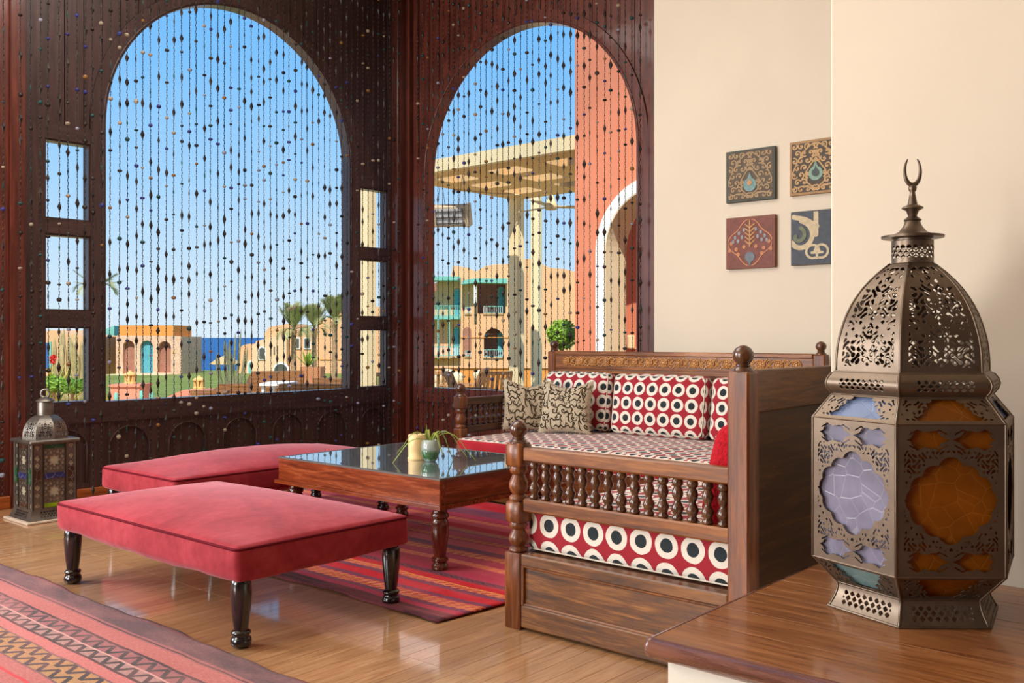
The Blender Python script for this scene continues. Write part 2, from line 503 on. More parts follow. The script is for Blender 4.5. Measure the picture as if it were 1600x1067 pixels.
M['g_amb'] = stained('amber_glass', srgb(190, 112, 22), 0.6, srgb(235, 170, 70))
M['g_white'] = stained('milky_glass', srgb(226, 214, 188), 0.5)
M['g_green'] = stained('green_glass', srgb(52, 112, 72), 0.5)
M['g_lime'] = stained('lime_glass', srgb(186, 220, 30), 0.6)
M['g_cobalt'] = stained('cobalt_glass', srgb(60, 62, 120), 0.4)
M['g_brown'] = stained('brown_glass', srgb(86, 58, 42), 0.4)

# outdoors
M['peach'] = plain('peach_render', srgb(230, 178, 130), 0.9, var=0.05, scale=0.6, spec=0.1)
M['peach_lt'] = plain('pale_peach_render', srgb(236, 196, 152), 0.9, var=0.05, scale=0.6, spec=0.1)
M['terra'] = plain('orange_render', srgb(222, 138, 104), 0.9, var=0.04, scale=0.8, spec=0.1)
M['ochre'] = plain('ochre_render', srgb(226, 150, 76), 0.9, var=0.05, scale=0.8, spec=0.1)
M['stone'] = plain('pink_stone', srgb(226, 184, 150), 0.95, var=0.2, scale=5, bump=0.3, bscale=8, spec=0.1)
M['pinkr'] = plain('pink_render', srgb(222, 148, 120), 0.9, var=0.04, spec=0.1)
M['white'] = plain('white_paint', srgb(240, 236, 226), 0.7, var=0.02, spec=0.2)
M['cream'] = plain('cream_paint', srgb(240, 218, 168), 0.7, var=0.03, spec=0.2)
M['creamd'] = plain('cream_render', srgb(226, 208, 168), 0.85, var=0.03, spec=0.2)
M['tealp'] = plain('teal_paint', srgb(128, 192, 172), 0.7, var=0.06, spec=0.2)
M['teald'] = plain('teal_door_paint', srgb(96, 168, 176), 0.7, var=0.1, spec=0.2)
M['blued'] = plain('blue_door_paint', srgb(70, 110, 170), 0.7, var=0.1, spec=0.2)
M['shut'] = plain('dark_shutter', srgb(84, 84, 70), 0.7)
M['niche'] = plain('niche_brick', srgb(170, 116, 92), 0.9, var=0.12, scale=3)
M['rattan'] = None
n = NT('rattan_weave'); v = n.coords('Object', (1, 1, 1))
wv = n.new('ShaderNodeTexWave'); wv.inputs['Scale'].default_value = 18; wv.bands_direction = 'Z'; n.link(v, wv.inputs['Vector'])
f = n.math('ADD', n.math('MULTIPLY', wv.outputs['Fac'], 0.5), n.math('MULTIPLY', n.noise(v, 12, 3), 0.5))
n.set(Base_Color=n.ramp(f, [(0.2, srgb(118, 76, 42)), (0.8, srgb(178, 124, 74))]), Roughness=0.7); n.bump(f, 0.5, 0.01); M['rattan'] = n.m
M['teak'] = wood('terrace_teak', srgb(140, 96, 56), srgb(176, 128, 82), srgb(200, 156, 108), 'z', 3, 0.6, 0.0)
M['trunk'] = plain('palm_trunk', srgb(176, 138, 100), 0.9, var=0.3, scale=14, bump=0.5, bscale=20)
M['frond'] = plain('palm_frond', srgb(164, 162, 100), 0.7, var=0.25, scale=4, rnd=0.2)
M['cactus'] = plain('dry_cactus', srgb(186, 162, 110), 0.8, var=0.2, scale=8, rnd=0.15)
M['cactus2'] = plain('grey_cactus', srgb(132, 126, 92), 0.8, var=0.25, scale=8, rnd=0.15)
M['leaf'] = plain('leaf_green', srgb(104, 142, 44), 0.6, var=0.3, scale=9)
M['leafy'] = plain('bright_leaf', srgb(132, 170, 48), 0.6, var=0.35, scale=14)
M['agave'] = plain('agave_leaf', srgb(176, 170, 74), 0.6, var=0.2, scale=6)
M['redfl'] = plain('red_blossom', srgb(226, 58, 44), 0.6)
M['thatch'] = plain('thatch', srgb(206, 172, 118), 0.95, var=0.2, scale=12)
M['lantstone'] = plain('yellow_stone', srgb(226, 186, 110), 0.85, var=0.08, scale=10)
M['pot'] = plain('clay_pot', srgb(178, 122, 80), 0.8)
M['grey'] = plain('grey_metal', srgb(110, 104, 96), 0.45, 0.6)
M['heatmetal'] = plain('heater_steel', srgb(206, 184, 148), 0.6, 0.1)
M['heatgrid'] = plain('heater_element', srgb(206, 204, 200), 0.5, 0.1)
n = NT('lawn_grass'); v = n.coords(); f = n.noise(v, 1.2, 6, 0.65)
n.set(Base_Color=n.ramp(f, [(0.3, srgb(104, 118, 52)), (0.7, srgb(146, 152, 82))]), Roughness=0.95, Specular_IOR_Level=0.1); M['lawn'] = n.m
n = NT('sea_water'); v = n.coords('Object', (0.05, 0.05, 1)); f = n.noise(v, 3, 6, 0.7)
n.set(Base_Color=n.ramp(f, [(0.3, srgb(24, 72, 122)), (0.7, srgb(44, 98, 146))]), Roughness=0.55, Specular_IOR_Level=0.25); M['sea'] = n.m
M['paving'] = plain('terrace_paving', srgb(228, 196, 148), 0.85, var=0.08, scale=1.5)
M['sand'] = plain('beach_sand', srgb(226, 208, 168), 0.95, var=0.05, spec=0.1)

# beads
BEADS = [plain('bead_' + k, c, 0.45, var=0.1, spec=0.3) for k, c in (
    ('cream', srgb(150, 136, 116)), ('blue', srgb(48, 50, 112)), ('teal', srgb(24, 62, 60)), ('amber', srgb(130, 92, 44)),
    ('brown', srgb(34, 24, 20)), ('smoke', srgb(50, 43, 38)), ('silver', srgb(130, 130, 146)))]
M['chain'] = plain('bead_chain', srgb(32, 26, 22), 0.5, 0.3)

# ================================================================== the room
YA, XB = 7.28, 6.636                 # planes of the two timber window walls
CEIL = 4.92
mapA = lambda u, v, w: (u, YA + w, v)
mapB = lambda u, v, w: (XB + w, u, v)
def rect(u0, u1, v0, v1): return [(u0, v0), (u1, v0), (u1, v1), (u0, v1)]
def arch(c, r, z0, zc, n=48):        # opening outline, semicircle over straight jambs
    return [(c - r, z0), (c + r, z0)] + [(c + r * math.cos(PI * i / n), zc + r * math.sin(PI * i / n)) for i in range(n + 1)]
def struct(name, mb, mat, label=None, parent=None, **kw):
    o = mb.build(name, mat, parent, **kw)
    if parent is None: tag(o, label, None, None, 'structure')
    return o

# ---- floor: one board object for each parquet board in view, the rest joined
fl = MB(); fl.box((-7.0, -3.5, -0.12), (XB + .1, YA + .1, -0.006))
floor = struct('floor', fl, plain('floor_joint', srgb(96, 62, 36), 0.6), 'oak parquet floor of short boards laid in bands')
BL, BW = 0.60, 0.084
pm = MB(); pm.box((0, 0, -0.006), (BL - .0016, BW - .0014, 0.0), 0.0004)
pme = pm.build('plank', M['parquet'], floor, (1.92, 1.3, 0)); plank_me = pme.data
rest = MB()
cols_ = [(1.92 + BL * k) for k in range(-14, 9)]
for ci, x in enumerate(cols_):
    off = (ci % 3) * 0.028
    y = -3.4 + off
    while y < YA - .09:
        near = (x in (cols_[14], cols_[15]) and 1.35 < y < 7.1) or (x == cols_[16] and 1.4 < y < 3.0) or (x == cols_[13] and 1.6 < y < 3.0)
        if near: put('plank', plank_me, floor, (x, y, 0))
        elif x + BL < XB + .1: rest.box((x, y, -0.006), (x + BL - .0016, y + BW - .0014, 0.0))
        y += BW
bpy.data.objects.remove(pme)
ro = rest.build('parquet_field', M['parquet'], floor); ro['kind'] = 'stuff'

# ---- ceiling and outer walls
mb = MB()
for a, b in (((-7.1, -3.6, CEIL), (0.0, YA + .14, CEIL + .12)), ((0.0, -3.6, CEIL), (XB + .14, YA + .14, CEIL + .12))):
    mb.box(a, b)
struct('ceiling', mb, M['ceil'], 'plain cream plaster ceiling')
V, F_ = plate(rect(-3.6, YA + .1, -0.1, CEIL), [rect(3.4, 5.1, .9, 3.95), rect(5.3, 7.0, .9, 3.95)], 0, .15, lambda u, v, w: (-7.0 - w, u, v))
mb = MB(); mb.add(V, F_); struct('wall_side', mb, M['mahog'], 'dark timber wall with tall windows')
mb = MB(); mb.box((-7.1, -3.6, -.1), (3.7, -3.5, CEIL)); struct('wall_rear', mb, M['mahog'], 'dark timber wall behind')
mb = MB(); mb.box((3.41, -3.5, -.1), (3.66, 1.388, CEIL), 0.006); struct('wall_right', mb, M['plaster'], 'cream plaster partition wall behind the large lantern')
mb = MB(); mb.box((XB - .004, -3.6, -.1), (XB + .12, 4.19, CEIL)); struct('wall_centre', mb, M['plaster'], 'cream plaster wall with the four carved tiles')
mb = MB(); mb.box((3.66, -3.6, -.1), (XB, -3.5, CEIL)); struct('wall_recess', mb, M['plaster'], 'cream plaster end wall of the recess')

# ---- wall_left: the timber wall with the big arch and side lights
AC, AR, AZ = 4.741, 1.225, 2.93
SILL = 0.745
SL = [(3.05, 3.40), (6.105, 6.468)]
SZ = [(SILL, 1.333), (1.453, 2.036), (2.148, 2.752)]
holes = [arch(AC, AR + .012, SILL - .01, AZ), arch(-.7, AR, SILL, AZ)] + [rect(a, b, c, d) for a, b in SL for c, d in SZ]
V, F_ = plate(rect(-7.1, XB + .11, -.1, CEIL), holes, .03, .10, mapA)
mb = MB(); mb.add(V, F_)
wallA = struct('wall_left', mb, M['mahog'], 'dark mahogany window wall with a wide arch and narrow side lights')
def piece(name, outer, holes, w0, w1, mp, mat, parent):
    V, F_ = plate(outer, holes, w0, w1, mp); mb = MB(); mb.add(V, F_)
    return mb.build(name, mat, parent)
def arch_frame(c, r, z0, zc, wd, mp, parent, mat, w0=-.006, w1=.115):
    n = 48
    out = [(c - r - wd, z0), (c - r, z0)] + [(c + r * math.cos(PI - PI * i / n), zc + r * math.sin(PI * i / n)) for i in range(n + 1)] + [(c + r, z0), (c + r + wd, z0)]
    out += [(c + (r + wd) * math.cos(PI * i / n), zc + (r + wd) * math.sin(PI * i / n)) for i in range(n + 1)]
    o = piece('arch_frame', out, [], w0, w1, mp, mat, parent)
    # raised bead around the opening
    pts = [mp(c - (r + .02), z0, w0), mp(c - (r + .02), zc, w0)] + [mp(c - (r + .02) * math.cos(PI * i / n), zc + (r + .02) * math.sin(PI * i / n), w0) for i in range(1, n)] + [mp(c + r + .02, zc, w0), mp(c + r + .02, z0, w0)]
    mb = MB(); mb.smooth = True; mb.tube(pts, .009, 6); mb.build('arch_moulding', mat, o)
    return o
arch_frame(AC, AR, SILL, AZ, .116, mapA, wallA, M['mahog'])
arch_frame(-.7, AR - .01, SILL, AZ, .116, mapA, wallA, M['mahog'])
for a, b in SL:
    for c, d in ((1.333, 1.453), (2.036, 2.148), (2.752, 2.87)):
        piece('rail', rect(a, b, c, d), [], 0, .11, mapA, M['mahog_h'], wallA)
    # slim light lining of the reveals, one per light
    for c, d in SZ:
        V, F_ = plate(rect(a + .001, b - .001, c + .001, d - .001), [rect(a + .014, b - .014, c + .012, d - .014)], .012, .105, mapA)
        mb = MB(); mb.add(V, F_); mb.build('window_frame', M['mahog'], wallA)
piece('stile', rect(2.955, 3.05, SILL, CEIL), [], -.004, .11, mapA, M['mahog'], wallA)
piece('stile', rect(6.468, 6.545, SILL, CEIL), [], -.004, .11, mapA, M['mahog'], wallA)
piece('stile', rect(5.966 + .116, 6.105, SILL, 2.87), [], 0, .11, mapA, M['mahog'], wallA)
piece('sill_rail', rect(2.955, 6.545, .585, SILL), [], -.014, .11, mapA, M['mahog_h'], wallA)
# spandrel boards above arch and side lights
def boards(u0, u1, pitch, bottom, top, w0, w1, mp, mat, parent):
    n = max(1, round((u1 - u0) / pitch)); p = (u1 - u0) / n
    for k in range(n):
        a, b = u0 + k * p + .003, u0 + (k + 1) * p - .003
        us = [a + (b - a) * i / 8 for i in range(9)]
        low = [(u, bottom(u)) for u in us]
        if min(z for _, z in low) > top - .02: continue
        outer = low + [(b, top), (a, top)]
        piece('plank', outer, [], w0, w1, mp, mat, parent)
def archline(c, r, zc, other):
    return lambda u: max(other, zc + math.sqrt(max(0, r * r - (u - c) ** 2))) if abs(u - c) < r else other
boards(3.053, 6.465, .148, archline(AC, AR + .118, AZ, 2.872), CEIL, .014, .03, mapA, M['mahog'], wallA)
# panelled dado with round-headed insets
def dado(u0, u1, centres, mp, parent, mat, r=.17, top=.583):
    holes = [arch(c, r, .12, .538 - r, 20) for c in centres]
    piece('dado_panel', rect(u0, u1, .075, top), holes, .008, .03, mp, mat, parent)
    for c in centres:
        n = 20
        pts = [mp(c - r, .12, .01)] + [mp(c - r * math.cos(PI * i / n), .538 - r + r * math.sin(PI * i / n), .01) for i in range(n + 1)] + [mp(c + r, .12, .01)]
        mb = MB(); mb.smooth = True; mb.tube(pts, .006, 5); mb.build('inset_moulding', mat, parent)
dado(3.05, 3.40, [3.225], mapA, wallA, M['mahog'], .15)
dado(3.46, 6.02, [3.72 + .51 * k for k in range(5)], mapA, wallA, M['mahog'])
dado(6.09, 6.47, [6.28], mapA, wallA, M['mahog'], .15)
for a, b in ((2.955, 3.05), (3.40, 3.46), (6.02, 6.09), (6.47, 6.545)):
    piece('stile', rect(a, b, .075, .585), [], -.004, .03, mapA, M['mahog'], wallA)
# boards left of the window, reddened to stand for strong light on them
boards(.7, 2.80, .17, lambda u: .09, CEIL, .0, .03, mapA, M['mahog_lit'], wallA)
piece('pilaster', rect(2.80, 2.90, .0, CEIL), [], -.03, .03, mapA, M['mahog_lit'], wallA)
piece('stile', rect(2.90, 2.955, .075, CEIL), [], -.012, .03, mapA, M['mahog'], wallA)
mb = MB(); mb.box((-7.0, YA - .028, 0), (2.80, YA + .03, .092), .006); mb.box((2.90, YA - .024, 0), (6.55, YA + .03, .078), .006)
struct('baseboard_left', mb, M['skirt'], 'orange varnished skirting board under the dark window wall')

# ---- wall_far: the second timber wall with its arch
BC, BR, BZ = 5.624, 1.264, 2.867
V, F_ = plate(rect(4.19, YA + .03, -.1, CEIL), [arch(BC, BR + .012, SILL - .01, BZ)], .03, .10, mapB)
mb = MB(); mb.add(V, F_)
wallB = struct('wall_far', mb, M['mahog'], 'red-brown timber wall with a single arch behind the long bench')
arch_frame(BC, BR, SILL, BZ, .116, mapB, wallB, M['mahog_lit'])
piece('stile', rect(4.19, 4.244, -.05, CEIL), [], -.012, .10, mapB, M['mahog_lit'], wallB)
piece('stile', rect(7.004, 7.07, .0, CEIL), [], -.004, .10, mapB, M['mahog_lit'], wallB)
piece('stile', rect(7.10, 7.165, .0, CEIL), [], -.03, .03, mapB, M['mahog_lit'], wallB)
boards(4.246, 7.002, .145, archline(BC, BR + .118, BZ, 9 if False else .0), CEIL, .012, .03, mapB, M['mahog_lit'], wallB) if False else None
def bl(u):
    d = abs(u - BC)
    return BZ + math.sqrt(max(0, (BR + .118) ** 2 - d * d)) if d < BR + .118 else BZ
boards(4.246, 7.002, .145, bl, CEIL, .012, .03, mapB, M['mahog_lit'], wallB)
piece('sill_rail', rect(4.244, 7.004, .60, SILL), [], -.014, .11, mapB, M['mahog_lit'], wallB)
boards(4.244, 7.004, .14, lambda u: .08, .60, .008, .03, mapB, M['mahog_lit'], wallB)
mb = MB(); mb.box((XB - .024, 4.19, 0), (XB + .03, 7.2, .078), .006); struct('baseboard_far', mb, M['skirt'], 'orange skirting board under the far arch')
# corner post
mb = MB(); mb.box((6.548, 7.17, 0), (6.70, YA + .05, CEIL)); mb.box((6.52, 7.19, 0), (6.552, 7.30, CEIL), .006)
struct('trim_1', mb, M['mahog_lit'], 'red-brown moulded corner post between the two timber walls')

# ---- raised platform at the right
ZP = 0.44
plat = thing('platform', 'raised white plaster platform with varnished pine board top under the large lantern', 'platform', (2.14, -3.4, 0))
plat['kind'] = 'structure'
mb = MB(); mb.box((.06, 0, 0), (1.265, 3.4 + 1.345, ZP - .034)); mb.build('plinth', M['plinth'], plat)
W_ = [.20, .185, .215, .19, .205, .215]
x = .03
for k, w in enumerate(W_):
    if x > 1.26: break
    w = min(w, 1.268 - x)
    mb = MB(); mb.box((x, 0, ZP - .034), (x + w - .003, 3.4 + 1.375, ZP), .0006); mb.build('plank', M['platwood'], plat)
    x += w
# rounded nosing along the front and the left edge
prof = [(.03, 0), (0, 0)] + []
def nosing(p0, p1, out, name):
    mb = MB(); mb.smooth = True
    p0, p1, out = Vector(p0), Vector(p1), Vector(out); ring = []
    sec = [(0, 0)] + [(.0 + .026 * math.sin(PI * i / 10), -.028 + .028 * math.cos(PI * i / 10)) for i in range(0, 11)] + [(0, -.056)]
    v = []; f = []
    for p in (p0, p1):
        for a, b in sec: v.append(p + out * a + Vector((0, 0, b)))
    m = len(sec)
    for i in range(m - 1): f.append((i, i + 1, m + i + 1, m + i))
    f.append(tuple(range(m))); f.append(tuple(range(2 * m - 1, m - 1, -1)))
    mb.add(v, f); return mb.build(name, M['nosing'], plat)
nosing((.03, 0, ZP + .001), (.03, 3.4 + 1.375, ZP + .001), (-1, 0, 0), 'nosing')
nosing((.03, 3.4 + 1.375, ZP + .001), (1.268, 3.4 + 1.375, ZP + .001), (0, 1, 0), 'nosing')
mb = MB(); mb.smooth = True; mb.lathe([(0.001, -.057), (.016, -.052), (.026, -.028), (.016, -.004), (.001, 0)], 14, (.03, 3.4 + 1.375, ZP + .001)); mb.build('nosing_corner', M['nosing'], plat)

# ================================================================== furniture
# ---- velvet ottomans
def leg_black():
    mb = MB(); mb.smooth = True
    mb.lathe([(.026, .28), (.037, .272), (.041, .255), (.043, .22), (.040, .17), (.034, .11), (.029, .075), (.028, .068), (.038, .062), (.040, .054), (.034, .046), (.033, .043), (.039, .036), (.043, .022), (.040, .008), (.030, 0)], 20)
    o = mb.build('leg', M['blackleg'], smooth=True, angle=60); return o
leg_o = leg_black(); leg_me = leg_o.data; bpy.data.objects.remove(leg_o)
def ottoman(label, loc, sx, sy, legmat=None, seamy=False):
    t = thing('ottoman', label, 'ottoman', loc, 0, 'velvet ottomans')
    def puff(o, tt):
        x, y, z = o
        # slightly sagging lower edge, dimpled sides
        k = (.006 * math.sin(9 * x + 4 * y) + .004 * math.sin(23 * y - 7 * x)) * max(0, min(1, .3 - tt[2]))
        if tt[2] < -.9: z += .003 * math.sin(12 * (x + y)) * (1 if abs(tt[0]) > .9 or abs(tt[1]) > .9 else 0)
        return Vector((x + k * tt[0] * (abs(tt[0]) > .9), y + k * tt[1] * (abs(tt[1]) > .9), z))
    soft('upholstery', (sx, sy, .145), .03, M['velvet'], t, (0, 0, .3425), bulge=(0.004, .004, .075), n=(12, 16, 4), puff=puff)
    # piping round the top edge
    pts = []; hx, hy, r = sx / 2 - .004, sy / 2 - .004, .03
    for (cx, cy, a0) in ((hx - r, hy - r, 0), (-hx + r, hy - r, 90), (-hx + r, -hy + r, 180), (hx - r, -hy + r, 270)):
        for i in range(7):
            a = math.radians(a0 + 15 * i); pts.append((cx + r * math.cos(a), cy + r * math.sin(a), .402))
    pts.append(pts[0])
    mb = MB(); mb.smooth = True; mb.tube(pts, .006, 6, False); mb.build('piping', M['velvet_dk'], t)
    for qx in (-1, 1):
        for qy in (-1, 1):
            put('leg', leg_me, t, (qx * (sx / 2 - .062), qy * (sy / 2 - .062), 0))
    return t
ottoman('red velvet ottoman on black turned legs, nearest the striped pink rug', (2.56, 4.065, .004), .93, 1.63)
ottoman('red velvet ottoman behind the glass-topped table, below the big arch', (3.70, 5.50, .012), 1.72, .90)

# ---- low table
TX, TY = (3.47, 4.51), (3.50, 4.92)
tb = thing('coffee_table', 'low square rosewood table with dark glass top on turned legs', 'table', ((TX[0] + TX[1]) / 2, (TY[0] + TY[1]) / 2, .012))
hx, hy = (TX[1] - TX[0]) / 2, (TY[1] - TY[0]) / 2
for s in (-1, 1):
    mb = MB(); mb.box((s * hx, -hy, .355), (s * (hx - .045), hy, .492), .004); mb.build('apron', M['tablewood'], tb)
    mb = MB(); mb.box((-hx + .045, s * hy, .355), (hx - .045, s * (hy - .045), .492), .004); mb.build('apron', M['tablewood_x'], tb)
mb = MB()
V, F_ = plate(rect(-hx - .018, hx + .018, -hy - .018, hy + .018), [rect(-hx + .06, hx - .06, -hy + .06, hy - .06)], .335, .356, lambda u, v, w: (u, v, w)); mb.add(V, F_)
mb.build('lower_moulding', M['tablewood'], tb)
V, F_ = plate(rect(-hx - .001, hx + .001, -hy - .001, hy + .001), [rect(-hx + .018, hx - .018, -hy + .018, hy - .018)], .488, .497, lambda u, v, w: (u, v, w))
mb = MB(); mb.add(V, F_); mb.build('edge_trim', M['grey'], tb)
mb = MB(); mb.box((-hx + .0185, -hy + .0185, .484), (hx - .0185, hy - .0185, .496), .001); mb.build('glass_top', M['tglass'], tb)
mb = MB(); mb.smooth = True
mb.lathe([(.050, .345), (.050, .325), (.038, .315), (.040, .305), (.048, .297), (.048, .280), (.038, .272), (.044, .262), (.048, .235), (.049, .20), (.042, .14), (.034, .085), (.032, .07), (.045, .062), (.046, .05), (.036, .043), (.038, .03), (.045, .024), (.045, .004), (.040, 0)], 20)
lo = mb.build('leg', M['tableleg'], smooth=True, angle=50); tl = lo.data; bpy.data.objects.remove(lo)
for sx in (-1, 1):
    for sy in (-1, 1): put('leg', tl, tb, (sx * (hx - .075), sy * (hy - .075), 0))

# ---- rugs
def rug(name, label, x0, x1, y0, y1, mat, z=.004, seed=1, lift=.006, edge=.012, fringe=None):
    r = random.Random(seed); nx, ny = 60, 90
    ph = [r.uniform(0, 6.28) for _ in range(8)]
    vs = []; fs = []
    for i in range(nx + 1):
        for j in range(ny + 1):
            a, b = i / nx, j / ny
            x = x0 + (x1 - x0) * a; y = y0 + (y1 - y0) * b
            ed = min(a, 1 - a, b, 1 - b)
            k = max(0, 1 - ed / .05)
            x += edge * k * math.sin(y * 5.2 + ph[0]) * (1 if a < .5 else -1) * .6 + .004 * math.sin(23 * y + ph[5]) * k
            y += edge * k * math.sin(x * 6.1 + ph[1])
            zz = z + lift * max(0, math.sin(3.1 * x + 1.7 * y + ph[2]) * math.sin(2.3 * y - 1.1 * x + ph[3])) * .8 + lift * k * (0.6 + .5 * math.sin(11 * y + 9 * x + ph[4]))
            vs.append((x, y, zz))
    for i in range(nx):
        for j in range(ny):
            q = i * (ny + 1) + j
            fs.append((q, q + ny + 1, q + ny + 2, q + 1))
    me = bpy.data.meshes.new(name); me.from_pydata(vs, [], fs); me.materials.append(mat)
    me.polygons.foreach_set('use_smooth', [True] * len(me.polygons))
    t = thing(name, label, 'rug', (0, 0, 0))
    o = put('woven_field', me, t)
    m = o.modifiers.new('thickness', 'SOLIDIFY'); m.thickness = .007; m.offset = 1
    return t

def kilim(name, x0, width, stripes, base, zig, wear):
    """stripes across x: list of (end position in m, colour, kind) ; kind 0 plain, 1 zigzag, 2 comb"""
    n = NT(name)
    tc = n.new('ShaderNodeTexCoord'); s = n.new('ShaderNodeSeparateXYZ'); n.link(tc.outputs['Object'], s.inputs[0])
    wn_ = n.noise(n.coords('Object', (1, .8, 1)), 3.2, 3)
    xx = n.math('SUBTRACT', s.outputs[0], x0)
    xx = n.math('ADD', xx, n.math('MULTIPLY', n.math('SUBTRACT', wn_, .5), .03))
    t = n.math('DIVIDE', xx, width)
    c = n.ramp(t, stripes, 'CONSTANT')
    # second colour only used where the zig ramp is bright
    zmask = n.ramp(t, zig[0], 'CONSTANT'); sm = n.new('ShaderNodeSeparateColor'); n.link(zmask, sm.inputs[0])
    period, band = zig[1], zig[2]
    fy = n.math('ABSOLUTE', n.math('SUBTRACT', n.math('FRACT', n.math('DIVIDE', s.outputs[1], period)), .5))
    fx = n.math('FRACT', n.math('DIVIDE', xx, band))
    d = n.math('ABSOLUTE', n.math('SUBTRACT', n.math('MULTIPLY', fy, 2.0), fx))
    za = n.math('LESS_THAN', d, .26)
    c = n.mix(n.math('MULTIPLY', za, sm.outputs[0]), c, zig[3])
    fy2 = n.math('FRACT', n.math('ADD', n.math('DIVIDE', s.outputs[1], period * .8), n.math('MULTIPLY', fx, .8)))
    zb = n.math('LESS_THAN', fy2, .5)
    c = n.mix(n.math('MULTIPLY', zb, sm.outputs[1]), c, zig[4])
    # fading along the rug
    f = n.noise(n.coords('Object', (3.0, 1, 1)), 2.2, 4)
    c = n.mix(n.math('MULTIPLY', n.ramp(f, [(.42, (0, 0, 0)), (.72, (1, 1, 1))]), .35), c, wear)
    we = n.noise(n.coords('Object', (260, 40, 1)), 1.0, 2)
    c = n.mix(.22, c, n.ramp(we, [(.3, (0, 0, 0)), (.7, (1, 1, 1))]), 'OVERLAY')
    n.set(Base_Color=c, Roughness=.95, Specular_IOR_Level=.08, Sheen_Weight=.1)
    n.bump(we, .35, .004)
    return n.m
R = lambda *a: srgb(*a)
dk, rd, pk, mg, pu, og = R(84, 46, 54), R(196, 30, 46), R(214, 96, 104), R(176, 52, 80), R(118, 64, 88), R(230, 146, 72)
st = [(0, dk), (.018, R(120, 60, 66)), (.026, dk), (.04, mg), (.062, pu), (.075, mg), (.115, pu), (.13, rd), (.165, pu), (.185, mg), (.205, og), (.21, rd), (.235, pu), (.26, mg), (.30, R(176, 60, 80)), (.335, pk), (.36, mg), (.40, R(170, 60, 70)), (.44, pu), (.47, pk), (.52, mg), (.56, R(190, 70, 90)), (.60, pu), (.64, rd), (.68, pk), (.74, mg), (.80, pu), (.88, rd), (1.0, dk)]
off = (0, 0, 0)
zr = [(0, off), (.078, (0, 1, 0)), (.112, off), (.187, (0, 1, 0)), (.205, off), (.236, (1, 0, 0)), (.256, off), (.337, (0, 1, 0)), (.36, off), (.402, (0, 1, 0)), (.43, off), (.53, (0, 1, 0)), (.556, off), (.61, (0, 1, 0)), (.64, off), (.72, (0, 1, 0)), (.75, off), (1, off)]
M['rug_a'] = kilim('crimson_kilim', 2.90, 2.35, st, None, (zr, .075, .03, dk, og), R(214, 104, 112))
rug('kilim_rug', 'crimson striped kilim rug under the glass-topped table', 2.90, 5.20, 2.915, 6.25, M['rug_a'], .003, 3, .007, .02)
sal, dkb, gy, ch = R(172, 100, 95), R(76, 56, 58), R(150, 132, 126), R(70, 62, 62)
st = [(0, sal), (.10, R(104, 74, 76)), (.11, R(196, 150, 96)), (.17, sal), (.30, dkb), (.31, R(150, 96, 96)), (.36, sal), (.408, R(196, 56, 62)), (.418, sal), (.470, R(120, 84, 86)), (.478, R(168, 126, 84)), (.589, R(120, 84, 86)), (.597, R(186, 108, 104)), (.643, dkb), (.655, R(160, 124, 118)), (.704, R(196, 146, 138)), (.714, R(146, 92, 94)), (.775, dkb), (.786, sal), (.862, R(150, 92, 92)), (.870, dkb), (.877, R(150, 92, 92)), (.889, R(98, 72, 75)), (.985, R(120, 60, 62)), (1.0, dkb)]
zr = [(0, off), (.478, (1, 0, 0)), (.589, off), (.655, (1, 0, 0)), (.704, off), (.714, (1, 0, 0)), (.775, off), (1, off)]
M['rug_b'] = kilim('faded_pink_kilim', .95, 1.12, st, None, (zr, .105, .0667, ch, ch), R(192, 126, 120))
rug('kilim_rug', 'faded pink striped kilim rug with zigzag bands in the near corner', .95, 2.065, 2.66, 6.7, M['rug_b'], .003, 5, .006, .016)

# ---- candle, glass and plant on the table
mb = MB(); mb.smooth = True
mb.lathe([(.056, 0), (.058, .006), (.057, .012), (.053, .016), (.054, .06), (.054, .146), (.050, .152), (.030, .147), (.002, .145)], 24)
cd = mb.build('candle', plain('candle_wax', srgb(236, 200, 140), .5, var=.06), loc=(3.955, 4.185, .508), smooth=True, angle=60)
tag(cd, 'thick cream pillar candle on the glass-topped table', 'candle')
mb = MB(); mb.lathe([(.003, .14), (.003, .158)], 6); mb.build('wick', M['blackleg'], cd)
vp = thing('glass_planter', 'small frosted glass planter with a trailing spider plant beside the candle', 'plant pot', (3.940, 4.055, .508))
n = NT('crackled_glass'); v = n.coords(); f = n.noise(v, 26, 4)
zc = n.new('ShaderNodeSeparateXYZ'); n.link(v, zc.inputs[0])
g = n.math('ADD', n.math('MULTIPLY', zc.outputs[2], 9.0), n.math('MULTIPLY', f, .55))
n.set(Base_Color=n.ramp(g, [(.3, srgb(170, 196, 190)), (.45, srgb(56, 112, 54)), (.78, srgb(92, 132, 92)), (1.0, srgb(180, 190, 180))]), Roughness=.12, Transmission_Weight=.25, Coat_Weight=.6); M['crack'] = n.m
mb = MB(); mb.smooth = True
mb.lathe([(.030, 0), (.034, .004), (.046, .02), (.056, .05), (.058, .075), (.054, .105), (.047, .128), (.044, .130), (.042, .124), (.044, .09)], 24, cap=True); mb.build('glass_bowl', M['crack'], vp, smooth=True, angle=60)
M['spider'] = plain('spider_leaf', srgb(150, 168, 70), .5, var=.25, scale=20)
def strap(bz, az, reach, peak, drop, w):
    vs = []; fs = []; N = 14
    for i in range(N + 1):
        t = i / N
        r = reach * t; z = bz + peak * math.sin(min(1, t * 1.25) * PI * .8) * (1 - t * .2) - drop * t ** 2.4
        ww = w * math.sin(PI * (0.12 + .86 * t)) ** .7
        c = Vector((math.cos(az) * r, math.sin(az) * r, z)); sd = Vector((-math.sin(az), math.cos(az), 0))
        vs += [c - sd * ww, c + Vector((0, 0, -.003)), c + sd * ww]
    for i in range(N):
        for k in (0, 1): fs.append((3 * i + k, 3 * i + k + 1, 3 * i + k + 4, 3 * i + k + 3))
    return vs, fs
